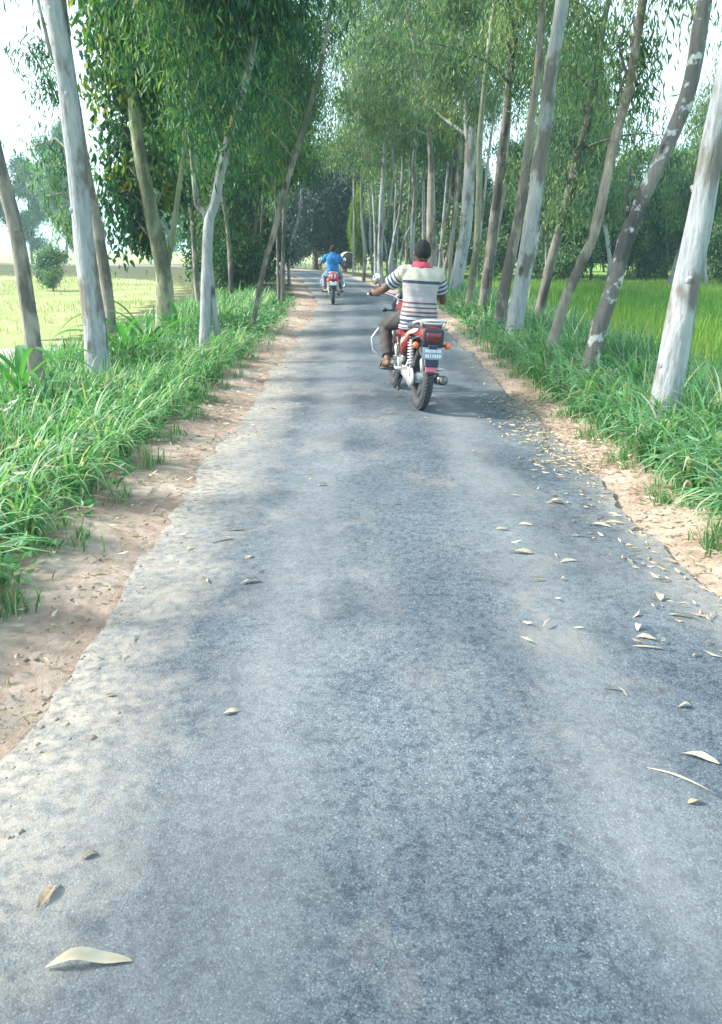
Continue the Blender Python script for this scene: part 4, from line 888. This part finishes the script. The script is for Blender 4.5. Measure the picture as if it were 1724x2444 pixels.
    if near:
        mk = MB(); r = random.Random(4)                                   # worn, unreadable white characters in two rows, as in the photograph
        for row, (z, k) in enumerate(((.588, 8), (.545, 7))):
            for i in range(k):
                x = -.074 + .148 * (i + .5) / k
                mk.box((x, -.3425 + (z - .565) * .16, z), (.013 if r.random() < .7 else .008, .003, .026 if row == 0 else .03), tilt)
                if r.random() < .6: mk.box((x + .004, -.3430 + (z - .565) * .16, z + r.choice((-.008, .006))), (.018, .003, .006), tilt)
        mk.build('characters', M['plate_white'], pl, smooth=False)
        MB().box((0, -.318, .425), (.105, .012, .055), tilt, .004).build('rear_reflector', M['reflector'], root); MB().box((.02, -.316, .385), (.12, .014, .016), tilt, .004).build('mud_flap_edge', M['black'], root)
    for s in (-1, 1):
        k = MB().tube([(s * .06, -.255, .635), (s * .125, -.265, .628)], .011, 10).build('indicator', M['black'], root)
        MB().loft([[(s * x, -.265 + math.cos(a) * r, .628 + math.sin(a) * r * .95) for a in np.linspace(0, 2 * math.pi, 14, endpoint=False)] for x, r in ((.122, .018), (.135, .030), (.155, .031), (.17, .022))]).build('indicator_lens', M['lens_orange'], k)
    # exhaust on the right
    ex = MB().tube([(.09, .80, .42), (.12, .84, .30), (.14, .68, .225), (.15, .40, .235)], .019, 12).tube([(.15, .42, .238), (.155, .34, .25), (.165, -.05, .29), (.168, -.16, .305)], [.024, .042, .044, .044], 18).build('exhaust', M['black'], root)
    MB().tube([(.1667, -.10, .2975), (.168, -.125, .301)], .0465, 18).build('exhaust_band', M['chrome'], ex); MB().tube([(.168, -.160, .305), (.169, -.20, .31)], [.038, .030], 18).build('exhaust_tip', M['engine'], ex)
    # pegs, stand, leg guard
    fp = MB()
    for s in (-1, 1): fp.tube([(s * .10, .52, .30), (s * .30, .55, .30)], .014, 10)
    fp.build('rider_footpeg', M['black'], root)
    pp = MB()
    for s in (-1, 1): pp.tube([(s * .09, .25, .42), (s * .13, .16, .36)], .011, 8); pp.tube([(s * .12, .16, .36), (s * .235, .15, .36)], .014, 10)
    pp.build('pillion_footpeg', M['steel'], root)
    MB().tube([(-.10, .46, .22), (-.17, .30, .16), (-.175, .20, .15)], .011, 8).build('side_stand', M['black'], root)
    lg = MB().tube([(0, .97, .70), (-.14, .97, .705), (-.26, .985, .66), (-.335, .985, .55), (-.325, .965, .43), (-.22, .93, .36), (-.05, .90, .34)], .0115, 10, True).tube([(0, .97, .70), (.14, .97, .705), (.26, .985, .66), (.335, .985, .55), (.325, .965, .43), (.22, .93, .36), (.05, .90, .34)], .0115, 10, True).build('leg_guard', M['chrome'], root)
    # fork, bars, mirrors, headlamp
    for s in (-1, 1): MB().tube([(s * .075, 1.27, .295), (s * .075, 1.12, .62), (s * .075, 1.00, .93)], [.024, .022, .017], 12).build('fork_leg', M['steel'], root)
    hb = MB().tube([(-.38, .92, 1.0), (-.24, .955, 1.005), (-.15, 1.0, .985), (-.07, 1.01, .945), (.07, 1.01, .945), (.15, 1.0, .985), (.24, .955, 1.005), (.38, .92, 1.0)], .0115, 10).build('handlebar', M['chrome'], root)
    for s in (-1, 1):
        MB().tube([(s * .29, .943, 1.002), (s * .405, .914, 1.0)], .0165, 12).build('grip', M['black'], hb); MB().tube([(s * .26, .965, 1.0), (s * .30, 1.0, .995), (s * .41, .99, .985)], .006, 8).build('lever', M['chrome'], hb)
        m = MB().tube([(s * .24, .96, 1.01), (s * .285, .95, 1.07), (s * .315, .945, 1.12)], .006, 8).build('mirror', M['black'], root)
        c = Vector((s * .335, .94, 1.145)); Rm = Matrix.Rotation(-s * .25, 3, 'Y')
        sh = [[c + Rm @ Vector((.040 * k * math.cos(a), dy, .062 * k * math.sin(a))) for a in np.linspace(0, 2 * math.pi, 24, endpoint=False)] for dy, k in ((.030, .45), (.018, .9), (.0, 1.0))]
        MB().loft(sh).build('mirror_shell', M['black'], m)
        sh = [[c + Rm @ Vector((.0375 * k * math.cos(a), dy, .059 * k * math.sin(a))) for a in np.linspace(0, 2 * math.pi, 24, endpoint=False)] for dy, k in ((-.001, 1.0), (-.004, .97))]
        MB().loft(sh).build('mirror_glass', M['mirror'], m)
        k = MB().tube([(s * .09, 1.09, .83), (s * .18, 1.10, .83)], .011, 8).build('front_indicator', M['black'], root); MB().ell((s * .20, 1.10, .83), (.030, .024, .022)).build('front_indicator_lens', M['navy'] if near else M['lens_orange'], k)
    cw = [[(w * math.cos(a), y, zc + h * math.sin(a)) for a in np.linspace(0, 2 * math.pi, 22, endpoint=False)] for y, w, h, zc in ((1.02, .075, .075, .95), (1.06, .12, .12, .93), (1.14, .125, .125, .90), (1.21, .10, .10, .88), (1.225, .05, .05, .875))]
    h = MB().loft(cw).build('headlamp_cowl', M['navy'] if near else P, root); MB().ell((0, 1.222, .875), (.07, .012, .065)).build('headlamp', M['chrome'], h)
    MB().box((0, 1.035, .985), (.15, .05, .06), Matrix.Rotation(-.5, 3, 'X'), .012).build('instrument_cluster', M['black'], root)
    arc = []
    for a in np.linspace(20, 150, 14):
        r = .325; y, z = 1.27 + math.cos(math.radians(a)) * r, .295 + math.sin(math.radians(a)) * r
        arc.append([(-.055, y, z - .015), (-.04, y, z), (.04, y, z), (.055, y, z - .015)])
    MB().loft(arc).build('front_mudguard', P, root)
    return tag(root, label, 'motorcycle')
def bike_matrix(px, py, yaw, lean):
    p = at_z(px, py, 0); z = float(gz(p.x, p.y)[0]) + .018
    return Matrix.Translation((p.x, p.y, z)) @ Matrix.Rotation(math.radians(yaw), 4, 'Z') @ Matrix.Rotation(math.radians(lean), 4, 'Y')
mx = bike_matrix(1001, 984, 8.5, 3.5)
motorcycle(mx, 'dark red motorcycle with chrome grab rail, ridden by the striped shirt rider', True)
person(mx, 'rider in a cream polo with navy and maroon stripes, seen from behind', M['shirt'], M['trouser'], M['collar'])
mx = bike_matrix(795, 728, 3.0, 1.0)
motorcycle(mx, 'far motorcycle with bright red tail and two white bars', False)
person(mx, 'far rider in a bright blue shirt and washed jeans, seen from behind', M['blue'], M['jeans'], M['blue'])

# a hooded cart parked at the outside of the bend
b = at_z(832, 655); rk = empty('cart', (b.x, b.y, float(gz(b.x, b.y)[0])), (0, 0, .35)); rk.scale = (.75, .75, .75)
M['tarp'] = plain('pale_tarpaulin', (0.62, 0.62, 0.50), .7, 0, .12); M['rick'] = plain('dark_brown_paint', (0.07, 0.045, 0.045), .5, 0, .2)
hood = [[(x * .52, y, 1.18 + .42 * math.sin(a)) for x, a in ((math.cos(a), a) for a in np.linspace(.12, math.pi - .12, 12))] + [(x * .49, y, 1.16 + .40 * math.sin(a)) for x, a in ((math.cos(a), a) for a in np.linspace(math.pi - .12, .12, 12))] for y in (-.12, .1, .32, .5)]
MB().loft(hood).build('hood', M['tarp'], rk)
MB().loft([[(x * .47, y, 1.16 + .38 * math.sin(a)) for x, a in ((math.cos(a), a) for a in np.linspace(0, math.pi, 12))] + [(-.45, y, .75), (.45, y, .75)] for y in (-.10, -.07)]).build('hood_back', M['rick'], rk)
MB().box((0, .18, .78), (.92, .55, .12), None, .03).box((0, -.10, .98), (.90, .06, .40), None, .02).box((0, .25, .56), (.80, .50, .34), None, .03).build('body', M['rick'], rk)
for s in (-1, 1):
    w = MB().lathe([(.05, -.05), (.05, .05), (.01, .05), (.01, -.05)], (s * .52, .1, .36), n=16)
    for k in range(12): w.tube([(s * .52, .1, .36), (s * .52, .1 + math.cos(k * .5236) * .33, .36 + math.sin(k * .5236) * .33)], .004, 4)
    w = w.build('wheel', M['chrome'], rk); MB().lathe([(.36, 0), (.345, .018), (.33, 0), (.345, -.018)], (s * .52, .1, .36), n=32).build('tyre', M['rubber'], w)
MB().tube([(0, .4, .5), (0, 1.1, .42), (0, 1.5, .85)], .02).tube([(0, 1.1, .42), (0, .95, .9)], .016).build('frame', M['rick'], rk)
MB().lathe([(.36, 0), (.345, .018), (.33, 0), (.345, -.018)], (0, 1.6, .36), n=32).build('front_tyre', M['rubber'], rk)
tag(rk, 'small dark cart with a pale arched hood beyond the far rider', 'cart')

# ------------------------------------------------------------------ broad leaved plants in the left verge
def long_leaf(L, W, droop):
    v = []; f = []; m = 9
    for i in range(m + 1):
        t = i / m; a = droop * t ** 1.4; x = L * (t - .18 * droop * t * t); z = L * (.75 * t - .62 * droop * t * t); w = W * (math.sin(math.pi * min(1, .12 + t * .88)) ** .7) * .5
        v += [(x, -w, z + w * .35), (x, 0, z), (x, w, z + w * .35)]
        if i: b = i * 3; f += [(b - 3, b - 2, b + 1, b), (b - 2, b - 1, b + 2, b + 1)]
    me = mesh_np('leaf', v, f); fattr(me, 'v', [.45] * len(v)); return me
M['plant'] = mat_leaf('broad_plant_leaf', [(0, (.04, .15, .05)), (.45, (.075, .24, .06)), (1, (.2, .34, .1))], .4, .4)
LM = [long_leaf(.75, .065, 1.1), long_leaf(.62, .075, .8), long_leaf(.9, .055, 1.5)]
for q in LM: q.materials.append(M['plant']); q.polygons.foreach_set('use_smooth', np.ones(len(q.polygons), dtype=bool))
for i, (px, py, n, s, lab) in enumerate(((300, 880, 16, 1.35, 'broad bladed green plant right of the thick pale trunk'), (352, 850, 14, 1.3, 'broad bladed green plant in front of the mossy forked tree'), (420, 810, 12, 1.1, 'broad bladed plant between the mossy forked tree and the white forked tree'),
        (62, 985, 10, 1.4, 'tall broad bladed plant against the leftmost leaning trunk'), (545, 790, 7, .8, 'broad bladed plant right of the white forked tree'), (1505, 940, 8, .9, 'broad bladed green plant between the lichen trunk and the nearest right trunk'), (1660, 1000, 7, .9, 'broad bladed green plant right of the nearest right trunk'))):
    p = at_z(px, py, 0); r = np.random.default_rng(i + 70); root = empty('broad_leaf_plant', (p.x, p.y, float(gz(p.x, p.y)[0]) - .02))
    for k in range(n):
        o = bpy.data.objects.new('leaf', LM[k % 3]); COL.objects.link(o); o.parent = root; q = s * r.uniform(.7, 1.15)
        o.location = (r.normal() * .04, r.normal() * .04, r.uniform(0, .22) * s); o.rotation_euler = (0, -r.uniform(.1, .6), k * 2.4 + r.normal() * .3); o.scale = (q, q, q)
    tag(root, lab, 'plant', 'broad bladed plants on the verges')

# ------------------------------------------------------------------ dry leaves on the road
def curl_leaf(L, W, curl, bend, seed):
    r = np.random.default_rng(int(seed * 10)); m = 10; v = []; f = []
    for i in range(m + 1):
        t = i / m; w = W * .5 * (math.sin(math.pi * min(1, t * .96 + .02)) ** .8) + .0008; y = bend * L * math.sin(math.pi * t) ; z = .004 + curl * L * (math.sin(2 * math.pi * t + seed) * .5 + .5) * math.sin(math.pi * t)
        tw = math.sin(t * 3 + seed) * .7
        for k, u in enumerate((-1, 0, 1)): v.append(((t - .5) * L, y + u * w * math.cos(tw), z + u * w * math.sin(tw) * .8 + abs(u) * w * .25 + w * .6))
        if i: b = i * 3; f += [(b - 3, b - 2, b + 1, b), (b - 2, b - 1, b + 2, b + 1)]
    lo = min(q[2] for q in v); v = [(a, b, c - lo + .002) for a, b, c in v]
    me = mesh_np('leaf_blade', v, f); fattr(me, 'v', np.clip(.78 + r.normal(0, .08, len(v)), 0, 1)); return me
LEAVES = [  # pixel, length m, width m, heading, curl, bend, tone, label
    (215, 2318, .20, .030, 5, .22, .03, .95, 'large pale curled dry leaf at the near left end of the road'),
    (118, 2150, .085, .028, 75, .02, .02, .42, 'flat brown dry leaf near the left edge, above the large curled leaf'),
    (215, 2055, .045, .02, 30, .1, .1, .25, 'small reddish dead leaf near the left side of the road'),
    (553, 1715, .065, .018, 25, .03, .02, .85, 'straight pale leaf lying left of the road centre'),
    (300, 1578, .055, .016, 80, .05, .25, .9, 'crescent shaped pale leaf near the left dirt shoulder'),
    (267, 1667, .04, .014, 10, .05, .05, .05, 'tiny dark leaf just below the crescent leaf'),
    (532, 1296, .14, .020, 32, .08, .08, .9, 'long pale leaf pointing away near the left dirt edge'),
    (458, 1314, .075, .018, 55, .05, .1, .9, 'short pale leaf left of the long pale leaf'),
    (594, 1341, .075, .02, 50, .05, .1, .85, 'short pale leaf right of the long pale leaf'),
    (600, 1400, .10, .035, 20, .2, .1, .45, 'crumpled brown leaf cluster left of the road centre'),
    (560, 1272, .11, .02, -5, .1, .05, .2, 'curled brown leaf next to the left dirt edge'),
    (655, 1187, .14, .008, 8, .02, .02, .05, 'thin dark twig across the left lane'),
    (948, 1217, .055, .02, 0, .12, .1, .08, 'small dark curled leaf at the road centre'),
    (770, 1168, .07, .03, 20, .1, .1, .5, 'small tan leaf left of the road centre'),
    (1245, 1331, .13, .034, -6, .03, .02, .62, 'broad tan leaf lying flat right of the road centre'),
    (1357, 1350, .10, .018, 15, .04, .12, .9, 'narrow pale leaf right of the broad tan leaf'),
    (1330, 1208, .13, .05, -50, .15, .1, .6, 'bent tan leaf on the right lane ahead of the broad tan leaf'),
    (1400, 1211, .10, .025, -45, .06, .05, .85, 'pale oval leaf right of the bent tan leaf'),
    (1432, 1260, .13, .020, -22, .06, .06, .9, 'pale narrow leaf pointing at the right shoulder'),
    (1468, 1254, .13, .022, -12, .08, .1, .75, 'tan narrow leaf touching the right shoulder litter'),
    (1392, 1288, .14, .016, -12, .05, .05, .7, 'slim tan leaf below the pale narrow leaf'),
    (1527, 1272, .16, .022, 8, .06, .3, .9, 'long bow shaped pale leaf by the right shoulder'),
    (1253, 1262, .09, .016, -5, .04, .04, .9, 'slim pale leaf right of the road centre, far one'),
    (1200, 1275, .09, .02, -8, .1, .05, .5, 'grey brown leaf left of the slim pale leaf'),
    (1632, 1480, .13, .026, -25, .16, .06, .95, 'curled cream leaf with a dark shadow near the right edge'),
    (1525, 1508, .07, .026, 60, .2, .1, .9, 'upright curled leaf on the right side of the road'),
    (1541, 1534, .085, .02, -18, .1, .08, .8, 'curled tan leaf touching the upright curled leaf'),
    (1560, 1558, .17, .010, -14, .02, .03, .75, 'straight tan twig below the curled tan leaf'),
    (1466, 1666, .095, .018, -35, .14, .18, .8, 'hook shaped tan leaf alone on the right lane'),
    (1668, 1825, .12, .024, -28, .05, .05, .95, 'smooth cream leaf cut by the right edge of the picture'),
    (1622, 1880, .21, .006, -38, .02, .08, .9, 'thin pale curved grass stalk near the right edge'),
    (1657, 1932, .05, .02, 5, .05, .05, .6, 'small tan leaf below the pale curved stalk'),
    (1634, 1698, .05, .025, 10, .1, .05, .8, 'small cream leaf near the right edge above the cut leaf'),
    (1576, 1432, .09, .05, 70, .2, .1, .85, 'crumpled pale leaf on the right side below the shoulder'),
    (1383, 1512, .06, .008, 0, .02, .02, .95, 'short pale straw on the right lane'),
    (952, 957, .11, .045, 0, .06, .05, .55, 'yellow orange leaf on the road left of the near rear wheel'),
    (1048, 968, .07, .04, 10, .08, .05, .7, 'pinkish leaf on the road right of the near rear wheel'),
]
for i, (px, py, L, Wd, hd, cu, be, tone, lab) in enumerate(LEAVES):
    p = at_z(px, py, 0); me = curl_leaf(L * .92, Wd * .9, cu * .55, be, i * 1.7); nv = len(me.vertices); rt = np.random.default_rng(i); mid = np.where(np.arange(nv) % 3 == 1, -.16, 0); tip = -.5 * np.clip(np.abs(np.arange(nv) // 3 / 10 - .5 + rt.normal(0, .08)) * 2 - .72, 0, 1) / .28
    me.attributes['v'].data.foreach_set('value', np.clip(tone * .88 + mid + tip * rt.uniform(.3, 1) + rt.normal(0, .09, nv), 0, 1).astype(np.float32))
    nm = 'fallen_twig' if 'twig' in lab else 'grass_stalk' if ('stalk' in lab or 'straw' in lab) else 'fallen_leaf'
    o = obj(nm, me, M['dead']); o.location = (p.x, p.y, float(gz(p.x, p.y)[0]) + .019); o.rotation_euler = (0, 0, math.radians(hd))
    tag(o, lab, nm.split('_')[1], 'dry leaves on the road')
rl = np.random.default_rng(90); C = []
def litter(n, o0, o1, y0, y1, pw=1.0):
    y = y0 + (y1 - y0) * rl.random(n) ** pw; o = rl.normal((o0 + o1) / 2, (o1 - o0) / 2.6, n); i = np.clip(np.searchsorted(LA[:, 1], y), 0, len(LA) - 1)
    C.append(np.stack([LA[i, 0] + NA[i, 0] * o, y, prof(o) + np.where(np.abs(o) > 1.36, .03, .022) + rl.uniform(0, .014, n)], 1))
litter(900, 1.10, 1.62, 5.2, 8.2); litter(420, 1.2, 1.75, 2.6, 6); litter(260, 1.25, 1.65, 7.5, 20); litter(60, .7, 1.4, 2.5, 8); litter(300, -1.85, -1.35, 2.2, 8); litter(260, -1.75, -1.3, 7, 22); litter(18, -1.1, 1.0, 2.5, 14)
C = np.concatenate(C); n = len(C); D = rl.normal(size=(n, 3)); D[:, 2] = rl.normal(0, .12, n)
me = leaves_mesh('leaf_litter', C, D, rl.uniform(.025, .085, n), rl.uniform(.008, .018, n), np.clip(rl.normal(.64, .25, n), 0, 1), .22)
tag(obj('leaf_litter', me, M['dead'], smooth=False), 'small dry leaves and twigs littered along both road edges', 'leaf litter', kind='stuff')

# bare pale soil showing in the left field
M['bare'] = plain('bare_pale_soil', (0.30, 0.28, 0.25), .95, 0, .12, 3, 0, .2)
for k, (px, py, rx, ry) in enumerate(((140, 858, 2.6, 2.0),)):
    c = at_z(px, py, FZ); ring = [(c.x, c.y, FZ + .004)]
    for j in range(48):
        a = 2 * math.pi * j / 48; q = 1 + .18 * math.sin(3 * a + k) + .12 * math.sin(7 * a + 2 * k) + .06 * math.sin(17 * a)
        ring.append((c.x + math.cos(a) * rx * q, c.y + math.sin(a) * ry * q, FZ + .004))
    tag(obj('bare_soil', mesh_np('bare_soil', ring, [(0, j + 1, (j + 1) % 48 + 1) for j in range(48)]), M['bare']), kind='structure')

# grit and small clods crumbled along both road edges
rs = np.random.default_rng(33); n = 2600; sd = np.where(rs.random(n) < .6, -1.0, 1.0); y = 1.6 + 11 * rs.random(n) ** 1.7; o = sd * np.abs(rs.normal(1.42, .14, n))
i = np.clip(np.searchsorted(LA[:, 1], y), 0, len(LA) - 1); Cn = np.stack([LA[i, 0] + NA[i, 0] * o, y, prof(o) + .016], 1); s = rs.gamma(2.0, .0024, n).clip(.0015, .015)
U = np.array([(1, 0, 0), (0, 1, 0), (-1, 0, 0), (0, -1, 0), (0, 0, .8), (0, 0, -.6)]); T = np.array([(0, 1, 4), (1, 2, 4), (2, 3, 4), (3, 0, 4), (1, 0, 5), (2, 1, 5), (3, 2, 5), (0, 3, 5)])
V = Cn[:, None, :] + U[None] * s[:, None, None] * rs.uniform(.6, 1.3, (n, 6, 1)); F = (np.arange(n)[:, None, None] * 6 + T[None]).reshape(-1, 3)
M['grit'] = plain('earth_grit', (0.30, 0.24, 0.19), .95, 0, .3, 40)
tag(obj('grit', mesh_np('grit', V.reshape(-1, 3), F, 3), M['grit'], smooth=False), 'grit and small clods of earth along the road edges', 'gravel', kind='stuff')

# ------------------------------------------------------------------ haze over the fields
hz = MB().box((0, 220, 8.6), (640, 600, 20.6)); 
hm = bpy.data.materials.new('haze'); hm.use_nodes = True; t = hm.node_tree
for q in list(t.nodes):
    if q.type == 'BSDF_PRINCIPLED': t.nodes.remove(q)
pv = t.nodes.new('ShaderNodeVolumePrincipled'); pv.inputs['Color'].default_value = (.60, .88, 1, 1); pv.inputs['Density'].default_value = .0011; pv.inputs['Anisotropy'].default_value = .25
t.links.new(pv.outputs[0], t.nodes['Material Output'].inputs['Volume'])
tag(hz.build('haze', hm, smooth=False), 'thin pale haze over the road and fields', 'haze', kind='stuff')
